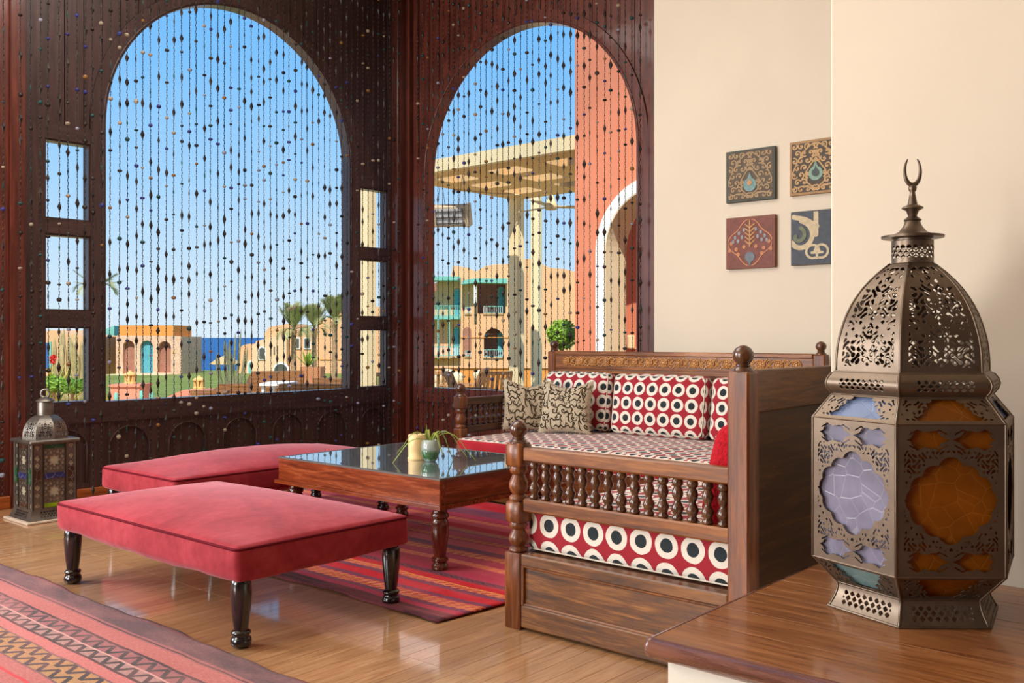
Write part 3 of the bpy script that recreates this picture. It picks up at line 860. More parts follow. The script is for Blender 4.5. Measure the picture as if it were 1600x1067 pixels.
for az, re_, pk_, dr, w in ((137, .20, .09, .10, .008), (150, .24, .05, .15, .009), (-50, .22, .10, .13, .009), (-25, .15, .10, .17, .012), (-60, .28, .09, .14, .008), (100, .03, -.0, -.11, .006), (-100, .13, .09, .1, .008), (60, .16, .1, .1, .008)):
    vs, fs = strap(.11, math.radians(az), re_, pk_, dr, w)
    mb = MB(); mb.smooth = True; mb.add(vs, fs); o = mb.build('leaf', M['spider'], vp)
    m = o.modifiers.new('thickness', 'SOLIDIFY'); m.thickness = .0015

# ================================================================== benches
def spindle_mesh():
    mb = MB(); mb.smooth = True
    mb.lathe([(.012, 0), (.018, .004), (.019, .012), (.013, .022), (.017, .030), (.0205, .042), (.021, .048), (.016, .060), (.012, .068), (.011, .074), (.0125, .080), (.018, .094), (.0195, .104), (.016, .118), (.012, .128), (.017, .134), (.0195, .142), (.018, .152), (.014, .160)], 14)
    o = mb.build('spindle', M['turned'], smooth=True, angle=60); me = o.data; bpy.data.objects.remove(o); return me
sp_me = spindle_mesh()
def finial(parent, c, z, s=1.0):
    mb = MB(); mb.smooth = True
    mb.lathe([(.040 * s, z), (.036 * s, z + .010 * s), (.026 * s, z + .018 * s), (.029 * s, z + .022 * s), (.024 * s, z + .028 * s), (.026 * s, z + .032 * s), (.034 * s, z + .040 * s), (.040 * s, z + .056 * s), (.039 * s, z + .070 * s), (.030 * s, z + .085 * s), (.014 * s, z + .095 * s), (.004 * s, z + .098 * s)], 20, (c[0], c[1], 0))
    return mb.build('finial', M['turned'], parent, smooth=True, angle=60)
def low_post(root, cx, cy, w=.087):
    h = w / 2
    mb = MB()
    for z0, z1 in ((0, .325), (.452, .543), (.693, .795)): mb.box((cx - h, cy - h, z0), (cx + h, cy + h, z1), .010 if z0 > 0 else .004)
    mb.smooth = True
    for z0, z1 in ((.325, .452), (.543, .693)):
        H_ = z1 - z0
        mb.lathe([(.036, z0), (.042, z0 + .06 * H_), (.040, z0 + .13 * H_), (.026, z0 + .2 * H_), (.034, z0 + .27 * H_), (.043, z0 + .40 * H_), (.042, z0 + .52 * H_), (.030, z0 + .70 * H_), (.026, z0 + .76 * H_), (.036, z0 + .82 * H_), (.040, z0 + .90 * H_), (.036, z1)], 18, (cx, cy, 0))
    o = mb.build('front_post', M['sofawood_z'], root, smooth=True, angle=45)
    finial(o, (cx, cy), .793); return o
def tall_post(root, cx, cy, w=.086, top=1.128):
    h = w / 2; mb = MB(); mb.box((cx - h, cy - h, 0), (cx + h, cy + h, top), .008)
    o = mb.build('back_post', M['sofawood_z'], root); finial(o, (cx, cy), top, .96); return o

# bench in front (its end turned to the camera)
O2 = (3.055, 1.541, 0)
b2 = thing('wooden_bench', 'carved wooden bench with spindle end rail standing beside the platform', 'bench', O2, 0, 'corner benches')
tall_post(b2, .0445, .0415); low_post(b2, .0445, 1.1025)
L2 = 3.28
mb = MB(); mb.box((.006, .083, .275), (.07, 1.06, .325), .006); mb.build('end_rail', M['sofaold'], b2)
mb = MB(); mb.box((.006, .083, .012), (.07, 1.06, .108), .006); mb.build('end_rail', M['sofaold'], b2)
mb = MB(); mb.box((.022, .083, .105), (.055, 1.06, .278)); mb.build('end_panel', M['sofaold'], b2)
for a, b in ((1.045, 1.0595), (.084, .12)):
    mb = MB(); mb.box((.008, a, .105), (.06, b, .278), .003); mb.build('stile', M['sofawood_z'], b2)
for z0, z1 in ((.103, .116), (.266, .279)):
    mb = MB(); mb.box((.010, .10, z0), (.03, 1.05, z1), .005); mb.build('panel_moulding', M['sofawood'], b2)
for z0, z1 in ((.718, .779), (.503, .560)):
    mb = MB(); mb.box((.018, .083, z0), (.072, 1.06, z1), .007); mb.build('arm_rail', M['sofawood'], b2)
for k in range(15): put('spindle', sp_me, b2, (.0445, 1.014 - .0638 * k, .559), scale=(1.14, 1.14, 1))
mb = MB(); mb.box((.09, 1.075, .02), (L2 - 1.15, 1.12, .325), .006); mb.build('front_panel', M['sofawood_x'], b2)
mb = MB(); mb.box((.06, .06, .28), (L2, 1.08, .322)); mb.build('seat_deck', M['sofawood_x'], b2)
mb = MB(); mb.box((.089, .022, .975), (L2, .058, 1.132), .005); mb.build('back_rail', M['sofawood_l'], b2)
mb = MB(); mb.box((.089, .036, .02), (L2, .056, .977)); mb.build('back_panel', M['sofawood_x'], b2)

# long bench along the far wall
O1 = (5.24, 2.70, 0)
b1 = thing('wooden_bench', 'long wooden bench with carved rosette top rail under the far arch', 'bench', O1, 0, 'corner benches')
LY = 5.145 - 2.70; XR = 6.42 - 5.24
low_post(b1, .0445, LY - .0435)
tall_post(b1, XR + .043, LY - .0435); tall_post(b1, XR + .043, .0, .086)
mb = MB(); mb.box((.03, .01, .012), (.07, LY - .087, .325), .006); mb.build('front_panel', M['sofawood'], b1)
mb = MB(); mb.box((.05, .01, .28), (XR, LY - .09, .322)); mb.build('seat_deck', M['sofawood'], b1)
for z0, z1 in ((.718, .779), (.503, .560)):
    mb = MB(); mb.box((.089, LY - .072, z0), (XR, LY - .016, z1), .007); mb.build('arm_rail', M['sofawood_x'], b1)
mb = MB(); mb.box((.089, LY - .06, .02), (XR, LY - .03, .325)); mb.build('end_panel', M['sofawood_x'], b1)
for k in range(17): put('spindle', sp_me, b1, (.122 + .0638 * k, LY - .0435, .559), scale=(1.14, 1.14, 1))
ya, yb = .043, LY - .087
mb = MB(); mb.box((XR + .012, ya, .30), (XR + .04, yb, .99)); mb.build('back_panel', M['sofawood_z'], b1)
tr = MB(); tr.box((XR + .006, ya, .955), (XR + .062, yb, 1.10), .003); rail1 = tr.build('top_rail', M['sofawood'], b1)
mb = MB(); mb.box((XR - .004, ya, 1.098), (XR + .07, yb, 1.133), .006); mb.build('crest_moulding', M['sofawood'], b1)
mb = MB(); mb.box((XR - .002, ya, .985), (XR + .02, yb, .998), .004); mb.build('crest_moulding', M['sofawood'], b1)
mb = MB(); mb.box((XR - .002, ya, .95), (XR + .02, yb, .968), .004); mb.build('crest_moulding', M['sofawood'], b1)
# carved frieze: rosettes and scrolls in relief (facing -X)
mb = MB(); mb.smooth = True
mb.lathe([(.036, 0), (.038, .006), (.032, .010), (.028, .003), (.012, .003), (.011, .011), (.004, .013)], 18, ax='x')
for k in range(7):
    a = 2 * PI * k / 7; c = (.005, .0195 * math.cos(a), .0195 * math.sin(a))
    mb.lathe([(.0085, 0), (.007, .004), (.003, .0055)], 8, c, ax='x')
ro_ = mb.build('rosette', M['carve'], smooth=True, angle=50); ros_me = ro_.data; bpy.data.objects.remove(ro_)
mb = MB(); mb.smooth = True
for sg in (1, -1):
    s1 = spiral(.0, sg * .016, .024, 1.35, -PI / 2 * sg, sg)
    mb.tube([(.002, p[0], p[1]) for p in s1], .0042, 5)
s_line = [(-.045 + .09 * i / 16, .030 * math.sin(PI * (i / 16 - .5))) for i in range(17)]
mb.tube([(.002, a, b) for a, b in s_line], .005, 5)
for (a, b) in ((-.034, .024), (.034, -.024), (-.02, .036), (.022, -.036)): mb.lathe([(.009, 0), (.006, .006), (.002, .007)], 8, (0, a, b), ax='x')
so_ = mb.build('scroll', M['carve'], smooth=True, angle=50); scr_me = so_.data; bpy.data.objects.remove(so_)
N = 16; pitch = (yb - ya - .10) / N
for k in range(N):
    y = ya + .05 + pitch * (k + .5)
    put('rosette', ros_me, rail1, (XR + .005, y, 1.048), (0, PI, 0))
    if k < N - 1: put('scroll', scr_me, rail1, (XR + .005, y + pitch / 2, 1.048), (0, PI, 0))

# ---- cushions
def cushion(name, label, cat, dims, loc, rot=(0, 0, 0), r=.05, bulge=(.0, .0, .02), group=None, uvoff=(0, 0), mats=None, pick=None, n=(10, 10, 4), pipe=True):
    t = thing(name, label, cat, loc, 0, group); t.rotation_euler = rot
    soft('cover', dims, r, mats or M['dots'], t, (0, 0, 0), bulge=bulge, n=n, uvoff=uvoff, pick=pick)
    if pipe:
        hx, hy, hz = dims[0] / 2 - r * .3, dims[1] / 2 - r * .3, dims[2] / 2 - r * .3
        ax = min(range(3), key=lambda i: dims[i])
        for sg in (-1, 1):
            pts = []
            h2 = [dims[i] / 2 - r * .28 for i in range(3) if i != ax]
            rr = r * .8
            for (cx, cy, a0) in ((h2[0] - rr, h2[1] - rr, 0), (-h2[0] + rr, h2[1] - rr, 90), (-h2[0] + rr, -h2[1] + rr, 180), (h2[0] - rr, -h2[1] + rr, 270)):
                for i in range(6):
                    a = math.radians(a0 + 18 * i); q = [cx + rr * math.cos(a), cy + rr * math.sin(a)]
                    q.insert(ax, sg * (dims[ax] / 2 - r * .26)); pts.append(tuple(q))
            pts.append(pts[0]); mb = MB(); mb.smooth = True; mb.tube(pts, .004, 5, False); mb.build('piping', M['creampipe'], t)
    return t
cushion('seat_cushion', 'long dotted seat cushion with plain red front on the bench under the far arch', 'cushion', (1.18, 2.34, .150), (5.195 + .59, 2.72 + 1.17, .400), r=.03, bulge=(0, 0, .012), mats=[M['dots'], M['redcloth']], pick=lambda ax, sg: 1 if ax == 0 and sg < 0 else 0, n=(12, 20, 3), group='seat cushions', uvoff=(.03, .02))
cushion('seat_cushion', 'dotted seat cushion behind the spindle rail of the nearer bench', 'cushion', (3.10, 1.02, .185), (3.14 + 1.55, 1.615 + .51, .417), r=.035, bulge=(0.004, 0, .012), n=(20, 12, 4), group='seat cushions', uvoff=(.025, .030))
lean = math.radians(-10)
for k, (ya_, yb_, lab) in enumerate(((5.03, 4.37, 'dotted back cushion next to the spindle arm, behind the script pillows'), (4.33, 3.49, 'dotted back cushion in the middle of the long bench'), (3.45, 2.76, 'dotted back cushion partly hidden by the near bench post'))):
    cushion('back_cushion', lab, 'cushion', (.15, ya_ - yb_, .475), (6.29, (ya_ + yb_) / 2, .722 - .004 * k), (0, math.radians(8), 0), r=.05, bulge=(.035, .006, .006), group='dotted back cushions', uvoff=(.0 + .03 * k, .055), n=(3, 12, 10))
cushion('throw_pillow', 'bright red plush pillow tucked behind the tall bench post', 'pillow', (.42, .16, .42), (3.42, 1.735, .715), (math.radians(12), 0, math.radians(4)), r=.07, bulge=(0, .03, .01), mats=M['plush'], pipe=False, n=(8, 4, 8))

# ---- throw pillows with brush script
def script_pillow(label, loc, rot, w=.42, seed=3):
    t = thing('throw_pillow', label, 'pillow', loc, 0, 'script pillows'); t.rotation_euler = rot
    r = random.Random(seed)
    def surf(s, q, sg=1):
        x = s * w / 2 * (1 - .07 * (1 - q * q) * abs(s)); z = q * w / 2 * (1 - .07 * (1 - s * s) * abs(q))
        if q > 0: z -= .05 * (1 - s * s) ** 2 * q
        y = -sg * .085 * (max(0, (1 - s * s) * (1 - q * q))) ** .42
        y += .006 * math.sin(7 * s + 3 * q) * (1 - s * s) * (1 - q * q)
        return Vector((x, y, z))
    N = 22; vs = []; fs = []
    for sg in (1, -1):
        o = len(vs)
        for i in range(N + 1):
            for j in range(N + 1): vs.append(tuple(surf(-1 + 2 * i / N, -1 + 2 * j / N, sg)))
        for i in range(N):
            for j in range(N):
                q = o + i * (N + 1) + j; fs.append((q, q + N + 1, q + N + 2, q + 1))
    mb = MB(); mb.smooth = True; mb.add(vs, fs); mb.build('cover', M['linen'], t)
    strokes = []
    for row in range(7):
        qy = .80 - row * .265
        for c in range(9):
            sx = -.86 + c * .21 + r.uniform(-.05, .05); k = r.randrange(5)
            if k == 0: l = [(sx, qy + .2), (sx + .02, qy - .1), (sx + .10, qy - .16)]
            elif k == 1: l = [(sx + .13 * math.cos(a), qy + .13 * math.sin(a)) for a in [PI + PI * i / 8 for i in range(9)]]
            elif k == 2: l = [(sx + .07 * math.cos(a) + .02 * a, qy + .07 * math.sin(a)) for a in [2 * PI * i / 10 for i in range(13)]]
            elif k == 3: l = [(sx - .12, qy - .06), (sx - .02, qy + .02), (sx + .07, qy - .1), (sx + .15, qy - .04), (sx + .17, qy + .12)]
            else: l = [(sx - .08, qy + .17), (sx + .05, qy + .1), (sx - .05, qy - .02), (sx + .08, qy - .12), (sx - .03, qy - .17)]
            strokes.append(l)
            if r.random() < .7:
                dx, dy = sx + r.uniform(-.1, .1), qy + r.choice((-.2, .2)); strokes.append([(dx, dy), (dx + .03, dy + .015)])
    mb = MB()
    for l in strokes:
        l = [(max(-.93, min(.93, a)), max(-.93, min(.93, b))) for a, b in l]
        # smooth
        for _ in range(2):
            l2 = [l[0]]
            for a, b in zip(l[:-1], l[1:]):
                l2 += [(a[0] * .75 + b[0] * .25, a[1] * .75 + b[1] * .25), (a[0] * .25 + b[0] * .75, a[1] * .25 + b[1] * .75)]
            l = l2 + [l[-1]]
        m = len(l); mb.tube([surf(a, b) + Vector((0, -.0006, 0)) for a, b in l], [.0028 + .0022 * math.sin(PI * min(1, .15 + i / m)) for i in range(m)], 5)
    mb.build('brush_script', M['script'], t)
    # frayed edge
    mb = MB()
    for k in range(160):
        s = r.uniform(-1, 1); side = r.randrange(4)
        p = surf(*(((s, -1), (s, 1), (-1, s), (1, s))[side])); d = Vector(((0, 0, -1), (0, 0, 1), (-1, 0, 0), (1, 0, 0))[side])
        d = (d + Vector((r.uniform(-.6, .6), r.uniform(-.4, .4), r.uniform(-.6, .6)))).normalized()
        mb.tube([p, p + d * .008, p + d * .014 + Vector((0, 0, -.003))], .0014, 3)
    o = mb.build('frayed_edge', M['linen'], t); o['kind'] = 'stuff'
    return t
script_pillow('beige pillow with brown brush script, in front of the dotted cushion', (5.98, 4.60, .695), (math.radians(-16), 0, math.radians(-70)), .43, 3)
script_pillow('beige pillow with brown brush script, leaning on the spindle arm', (5.90, 4.93, .70), (math.radians(-12), math.radians(3), math.radians(-38)), .42, 9)

# ================================================================== large lantern
LX, LYY = 2.928, 0.94
lan = thing('floor_lantern', 'large pierced metal lantern with amber and lavender glass and crescent finial on the platform', 'lantern', (LX, LYY, ZP))
C30 = math.cos(PI / 6)
def filig(x, y, s, a=1.7, b=1.9):
    x = np.abs(x)
    return np.sin(x * s + a * np.sin(y * s * .72 + .5)) * np.sin(y * s * .93 + b * np.sin(x * s * .81 + .3))
def hexmap(zf, Rf):
    def mp(s, v):
        R_ = Rf(v); return (R_ * C30, s * R_ / 2, zf(v))
    return mp
def hexface(name, fun, Rf, zf, nu, nv, mat, parent, smooth=False, thick=.0025):
    """pierced panel for each of the six sides; fun(x metres, v 0..1, half width)"""
    Rv = np.vectorize(Rf)
    def f(S, V):
        hw = Rv(V) / 2
        return fun(S * hw, V, hw)
    pts, faces = msq(f, -1, 1, 0, 1, nu, nv)
    me = None; out = []
    for k in range(6):
        rz = math.radians(219.8 + 60 * k)
        if me is None:
            o = sheet(name, pts, faces, hexmap(zf, Rf), mat, parent, rot=(0, 0, rz), thick=thick, smooth=smooth); me = o.data
        else:
            o = put(name, me, parent, rot=(0, 0, rz))
            m = o.modifiers.new('thickness', 'SOLIDIFY'); m.thickness = thick; m.offset = 0
        out.append(o)
    return out
lin = lambda a, b: (lambda v: a + (b - a) * v)
def diamonds(x, y, px_, py_, r, rows, x_lim):
    """holes: staggered small diamonds; >0 in holes"""
    row = np.round(y / py_); xx = x + (np.mod(row, 2)) * px_ / 2
    dx = np.abs(np.mod(xx + px_ / 2, px_) - px_ / 2); dy = np.abs(y - row * py_)
    h = r - (dx + dy)
    h = np.where(np.abs(row) > rows, -1, h); return np.where(np.abs(x) > x_lim, -1, h)
# base
Rb = lambda v: .252 - .034 * math.sin(v * PI / 2) + .004 * v
hexface('base_panel', lambda x, v, hw: -diamonds(x, (v - .5) * .075, .022, .0135, .0082, 1, .085), Rb, lin(0, .075), 90, 34, M['metal'], lan, True)
# lower taper
Hs = .12
def taper(x, v, hw, flip=False):
    w = (1 - v) if not flip else v
    hole = np.minimum(np.minimum((.100 - .062 * (1 - v if not flip else v)) * 1.35 - np.abs(x) + .006 * np.cos(x * 240) * 0, v - .10), .93 - v) * 1.0
    sc = .0045 * np.cos(v * 26)
    tri = np.minimum((hw * .46 + (hw * .42) * ((v - .5) if not flip else (.5 - v)) + sc) - np.abs(x), np.minimum(v - .12, .92 - v) * .09)
    fil = np.minimum(filig(x, v * .11, 210) - .30, np.minimum(np.minimum(v - .12, .9 - v) * .5, hw * .92 - np.abs(x)) * 40)
    return -np.maximum(tri * 30, fil)
hexface('lower_panel', lambda x, v, hw: taper(x, v, hw, False), lin(.222, .298), lin(.075, .153), 84, 34, M['metal'], lan)
# body
BH = .419
def body(x, v, hw):
    y = (v - .5) * BH
    ax, ay = np.abs(x), np.abs(y)
    def circ(cx, cy, r): return r - np.sqrt((ax - cx) ** 2 + (ay - cy) ** 2)
    q = (1 - np.sqrt((ax / .098) ** 2 + (ay / .088) ** 2)) * .09
    for c in ((0, .084, .036), (.046, .066, .031), (.080, .036, .031), (.096, .006, .027), (.04, .04, .045)): q = np.maximum(q, circ(*c))
    q = np.maximum(q, .130 - ax - ay * 2.2)
    q = np.maximum(q, .118 - ay - ax * 2.6)
    # paired pointed cartouches above and below
    cy_ = ay - .167
    e = lambda cx, a, b: 1 - ((ax - cx) / a) ** 2 - (cy_ / b) ** 2
    ca = np.maximum(np.maximum(e(.066, .046, .018), e(.048, .023, .025)), np.maximum(e(.086, .023, .025), .06 * 10 * (.060 - np.abs(ax - .062) - np.abs(cy_) * 2.6) * 10))
    br = np.maximum(.0022 - np.abs(np.abs(cy_) - (.027 - .55 * np.abs(np.abs(ax - .062) - .03))), -1)
    br = np.where((np.abs(np.abs(ax - .062) - .036) < .016), br, -1)
    # filigree in the spandrels
    reg = np.minimum(np.minimum(.128 - ax, .138 - ay), -q - .009)
    fil = np.minimum(filig(x, y, 250) - .22, reg * 60)
    edge_ = np.where((np.abs(ay - .1415) < .002) & (ax < .12) & (np.mod(ax, .03) < .02), 1, -1)
    return -np.maximum(np.maximum(q * 30, ca * .5), np.maximum(fil, np.maximum(br * 100, -1)))
hexface('body_panel', body, lambda v: .298, lin(.153, .572), 140, 196, M['metal'], lan)
hexface('shoulder_panel', lambda x, v, hw: taper(x, v, hw, True), lin(.298, .240), lin(.572, .642), 84, 32, M['metal'], lan)
Rr = lambda v: .237 + .022 * math.sin(PI * v)
hexface('roll_panel', lambda x, v, hw: -diamonds(x, (v - .5) * .085, .0205, .013, .0078, 1, .078), Rr, lin(.640, .707), 80, 36, M['metal'], lan, True)
# dome
DP = [(0, .228), (.12, .2275), (.28, .222), (.48, .203), (.62, .182), (.76, .152), (.88, .115), (.95, .088), (1, .066)]
def Rd(v):
    v = min(max(v, 0), 1)
    for (a, ra), (b, rb) in zip(DP[:-1], DP[1:]):
        if v <= b: 
            t = (v - a) / (b - a); return ra + (rb - ra) * t
    return DP[-1][1]
xsD = np.linspace(0, 1, 41); RsD = np.array([Rd(v) for v in xsD])
for _ in range(3): RsD[1:-1] = (RsD[:-2] + 2 * RsD[1:-1] + RsD[2:]) / 4
Rds = lambda v: float(np.interp(v, xsD, RsD))
def dome(x, v, hw):
    y = v * .36
    m = np.minimum(np.minimum(hw * .80 - np.abs(x), .345 - y), y - .02)
    return -np.minimum(np.minimum(filig(x, y, 178, 1.9, 1.6) - .18, 9), m * 60)
hexface('dome_panel', dome, Rds, lin(.707, 1.03), 90, 130, M['metal'], lan, True)
# ribs along the corners
def prof_pts(k):
    a = math.radians(189.8 + 60 * k); P_ = []
    for v in np.linspace(0, 1, 6): P_.append((Rb(v), .075 * v))
    P_ += [(.298, .153), (.298, .572), (.240, .640)]
    for v in np.linspace(.1, .9, 5): P_.append((Rr(v), .640 + .067 * v))
    for v in np.linspace(0, 1, 14): P_.append((Rds(v), .707 + .323 * v))
    return [(r * math.cos(a), r * math.sin(a), z) for r, z in P_]
for k in range(6):
    mb = MB(); mb.smooth = True; mb.tube(prof_pts(k), .0045, 6); mb.build('corner_rib', M['metal'], lan)
# rims
def hexring(z, R_, r):
    pts = [(R_ * math.cos(math.radians(189.8 + 60 * k)), R_ * math.sin(math.radians(189.8 + 60 * k)), z) for k in range(7)]
    mb = MB(); mb.tube(pts, r, 6, False); return mb.build('rim', M['metal'], lan)
for z, R_, r in ((.004, .252, .004), (.075, .222, .004), (.153, .299, .003), (.572, .299, .003), (.641, .240, .004), (.707, .231, .005)): hexring(z, R_, r)
# glass behind each opening
for k in range(6):
    rz = math.radians(219.8 + 60 * k)
    amber = k % 2 == 0
    for nm, z0, z1, r0, r1, g in (('lower_glass', .083, .15, .218, .286, 'g_amb' if amber else 'g_teal'), ('body_glass', .158, .567, .288, .288, 'g_amb' if amber else 'g_lav'), ('shoulder_glass', .577, .637, .286, .232, 'g_amb' if amber else 'g_blue')):
        mb = MB(); V = []
        for dd in (0, -.003):
            for z, r in ((z0, r0), (z1, r1)):
                for s in (-1, 1): V.append(((r - .004 + dd) * C30, s * (r - .006) / 2, z))
        mb.add(V, [(0, 1, 3, 2), (4, 6, 7, 5), (0, 2, 6, 4), (1, 5, 7, 3), (0, 4, 5, 1), (2, 3, 7, 6)])
        mb.build(nm, M[g], lan, rot=(0, 0, rz))
# collar with pierced band
def collar(U, V_):
    x = U * .058; y = (V_ - .5) * .066
    return -diamonds(x, y, .0182, .0125, .0085, 1, 9)
pts, faces = msq(collar, 0, 2 * PI, 0, 1, 200, 30)
sheet('collar', pts, faces, lambda a, v: (.058 * math.cos(a), .058 * math.sin(a), 1.03 + .07 * v), M['metal'], lan, thick=.002, smooth=True)
mb = MB(); mb.smooth = True
mb.lathe([(.052, 1.098), (.052, 1.106), (.088, 1.108), (.089, 1.115), (.060, 1.118), (.040, 1.127), (.028, 1.142), (.024, 1.150), (.022, 1.158), (.026, 1.162), (.020, 1.168), (.012, 1.174), (.018, 1.190), (.031, 1.197), (.030, 1.201), (.014, 1.209), (.010, 1.232), (.007, 1.246), (.011, 1.252), (.012, 1.260), (.008, 1.268), (.006, 1.272)], 24)
mb.build('spire', M['metal'], lan, smooth=True, angle=50)
# crescent: two horns, opening upwards, facing the room
cr = []
for i in range(29):
    t = -1 + 2 * i / 28; a = -PI / 2 + t * PI * .80
    cr.append((.0235 * math.cos(a), .040 * math.sin(a) + (.012 * max(0, abs(t) - .5))))
fx = Vector((CH, -SH, 0))
mb = MB(); mb.smooth = True
mb.tube([fx * a + Vector((0, 0, 1.308 + b)) for a, b in cr], [.0015 + .0062 * (1 - abs(-1 + 2 * i / 28)) ** .6 for i in range(29)], 8)
mb.build('crescent', M['metal'], lan, smooth=True, angle=70)

# ================================================================== small lantern on the floor
sl = thing('floor_lantern', 'small square tin lantern with star fretwork standing on the floor by the dark wall', 'lantern', (2.812, 6.705, 0))
mb = MB(); mb.box((-.20, -.20, 0), (.20, .20, .016), .004); mb.build('base_slab', plain('pale_slab', srgb(190, 170, 150), .6), sl)
def sqmap(zf, af): return lambda s, v: (s * af(v), -af(v), zf(v))
def sqface(name, fun, af, zf, nu, nv, mat, thick=.003):
    av = np.vectorize(af)
    pts, faces = msq(lambda S, V: fun(S * av(V), V, av(V)), -1, 1, 0, 1, nu, nv); me = None
    for k in range(4):
        if me is None: o = sheet(name, pts, faces, sqmap(zf, af), mat, sl, rot=(0, 0, k * PI / 2), thick=thick); me = o.data
        else:
            o = put(name, me, sl, rot=(0, 0, k * PI / 2)); m = o.modifiers.new('thickness', 'SOLIDIFY'); m.thickness = thick; m.offset = 0
sqface('plinth_panel', lambda x, v, a: -diamonds(x, (v - .5) * .07, .020, .014, .0085, 1, .10), lambda v: .172 - .024 * math.sin(v * PI / 2), lin(.016, .09), 80, 24, M['metal_old'])
def star_body(x, v, a):
    y = (v - .5) * .44
    out = np.full(x.shape, -1.0)
    for cy in (.105, -.105):
        dx, dy = x, y - cy; r = np.sqrt(dx * dx + dy * dy); th = np.arctan2(dy, dx)
        st_ = .036 + .009 * np.cos(8 * th) - r
        out = np.maximum(out, st_ * 40)
        for rad, nn, sz, ph in ((.058, 8, .011, PI / 8), (.060, 8, .008, 0), (.080, 16, .0095, 0)):
            k = np.mod(th - ph + PI / nn, 2 * PI / nn) - PI / nn
            dot_ = sz - np.sqrt((r * np.sin(k)) ** 2 + (r * np.cos(k) - rad) ** 2)
            dot_ = np.where((np.abs(dx) < .068) & (np.abs(dy) < .074), dot_, -1)
            out = np.maximum(out, dot_ * 40)
    # side columns and corners: four-petal flowers
    ax, ay = np.abs(x) - .112, np.abs(y)
    for cy in (.075, .125, .197):
        for (ox, oy) in ((0, .012), (0, -.012), (.010, 0), (-.010, 0)):
            out = np.maximum(out, (.0085 - np.sqrt((ax - ox) ** 2 + (ay - cy - oy) ** 2)) * 40)
    # small strip openings top, bottom, middle
    out = np.maximum(out, np.minimum(.075 - np.abs(x), .014 - np.abs(ay - .198)) * 40)
    return -out
sqface('fret_panel', star_body, lambda v: .145, lin(.09, .53), 116, 170, M['metal_old'])
for k in range(4):
    rz = k * PI / 2
    def gl(name, x0, x1, z0, z1, y, mat, th=.003):
        mb = MB(); mb.box((x0, y - th, z0), (x1, y, z1)); mb.build(name, mat, sl, rot=(0, 0, rz))
    gl('milk_glass', -.134, .134, .10, .52, -.137, M['g_white'])
    gl('glass_strip', -.075, .075, .492, .524, -.1425, M['g_green'] if k in (0, 2) else M['g_brown'])
    gl('glass_strip', -.075, .075, .096, .126, -.1425, M['g_lime'] if k in (0, 2) else M['g_brown'])
    gl('blue_band', -.070, .070, .292, .328, -.1465, M['g_cobalt'], .004)
    for s in (-1, 1): gl('side_plate', s * .112 - .02, s * .112 + .02, .26, .36, -.1465, M['g_brown'] if k in (0, 2) else M['g_green'], .004)
    mb = MB(); mb.box((-.152, -.152, .085), (-.136, -.136, .535), .003); mb.build('corner_post', M['metal_dk'], sl, rot=(0, 0, rz))
    for s in (-1, 1):
        mb = MB(); mb.box((s * .074 - .004, -.1515, .09), (s * .074 + .004, -.144, .53)); mb.build('mullion', M['metal_dk'], sl, rot=(0, 0, rz))
mb = MB(); mb.box((-.17, -.17, .53), (.17, .17, .556), .009); mb.build('lid', M['metal_old'], sl)
# octagonal dome
Rdm = lambda v: .152 * math.sqrt(1 - (.94 * v) ** 2.6)
C8 = math.cos(PI / 8); S8 = math.sin(PI / 8)
Rdv = np.vectorize(Rdm)
def dm(S, V_):
    hw = Rdv(V_) * S8; x = S * hw; y = V_ * .2
    return -np.minimum(filig(x, y, 210) - .12, np.minimum(np.minimum(hw * .74 - np.abs(x), .15 - y), y - .012) * 60)
pts, faces = msq(dm, -1, 1, 0, 1, 44, 70); me = None
for k in range(8):
    mp = lambda s, v: (Rdm(v) * C8, s * Rdm(v) * S8, .556 + .158 * v)
    if me is None: o = sheet('dome_panel', pts, faces, mp, M['metal_old'], sl, rot=(0, 0, PI / 8 + k * PI / 4), thick=.002, smooth=True); me = o.data
    else: o = put('dome_panel', me, sl, rot=(0, 0, PI / 8 + k * PI / 4))
mb = MB(); mb.smooth = True
mb.lathe([(.053, .700), (.053, .800), (.050, .806), (.062, .808), (.058, .816), (.030, .832), (.010, .838)], 20); mb.build('chimney', M['metal_old'], sl, smooth=True, angle=45)
mb = MB(); mb.smooth = True
mb.tube([fx * (.028 * math.cos(2 * PI * i / 20)) + Vector((0, 0, .862 + .028 * math.sin(2 * PI * i / 20))) for i in range(21)], .008, 8, False); mb.build('carrying_ring', M['metal_old'], sl, smooth=True)

# ================================================================== carved tiles on the plaster wall
def tile(label, y0, z0, edgec, groundc, layers, w=.405, h=.395, bord=.018):
    """y0: left edge (larger y); layers: (field function on u,v in 0..1, colour, height)"""
    t = thing('wall_tile', label, 'wall tile', (XB - .006, y0 - w / 2, z0 + h / 2), 0, 'carved wall tiles')
    mb = MB(); mb.box((-.032, -w / 2, -h / 2), (0, w / 2, h / 2), .003); mb.build('slab', plain('tile_edge', edgec, .6, var=.15, scale=20), t)
    mb = MB(); mb.box((-.034, -w / 2 + bord, -h / 2 + bord), (-.030, w / 2 - bord, h / 2 - bord)); mb.build('ground', plain('tile_ground', groundc, .6, var=.25, scale=25), t)
    for i, (fun, c, ht) in enumerate(layers):
        pts, faces = msq(fun, bord / w + .01, 1 - bord / w - .01, bord / h + .01, 1 - bord / h - .01, 110, 110)
        sheet('ornament', pts, faces, lambda u, v: (-.0345 - ht, w / 2 - u * w, -h / 2 + v * h), plain('tile_ornament', c, .55, var=.2, scale=30), t, thick=.003)
    return t
mir = lambda ls: ls + [[(1 - a, b) for a, b in l] for l in ls]
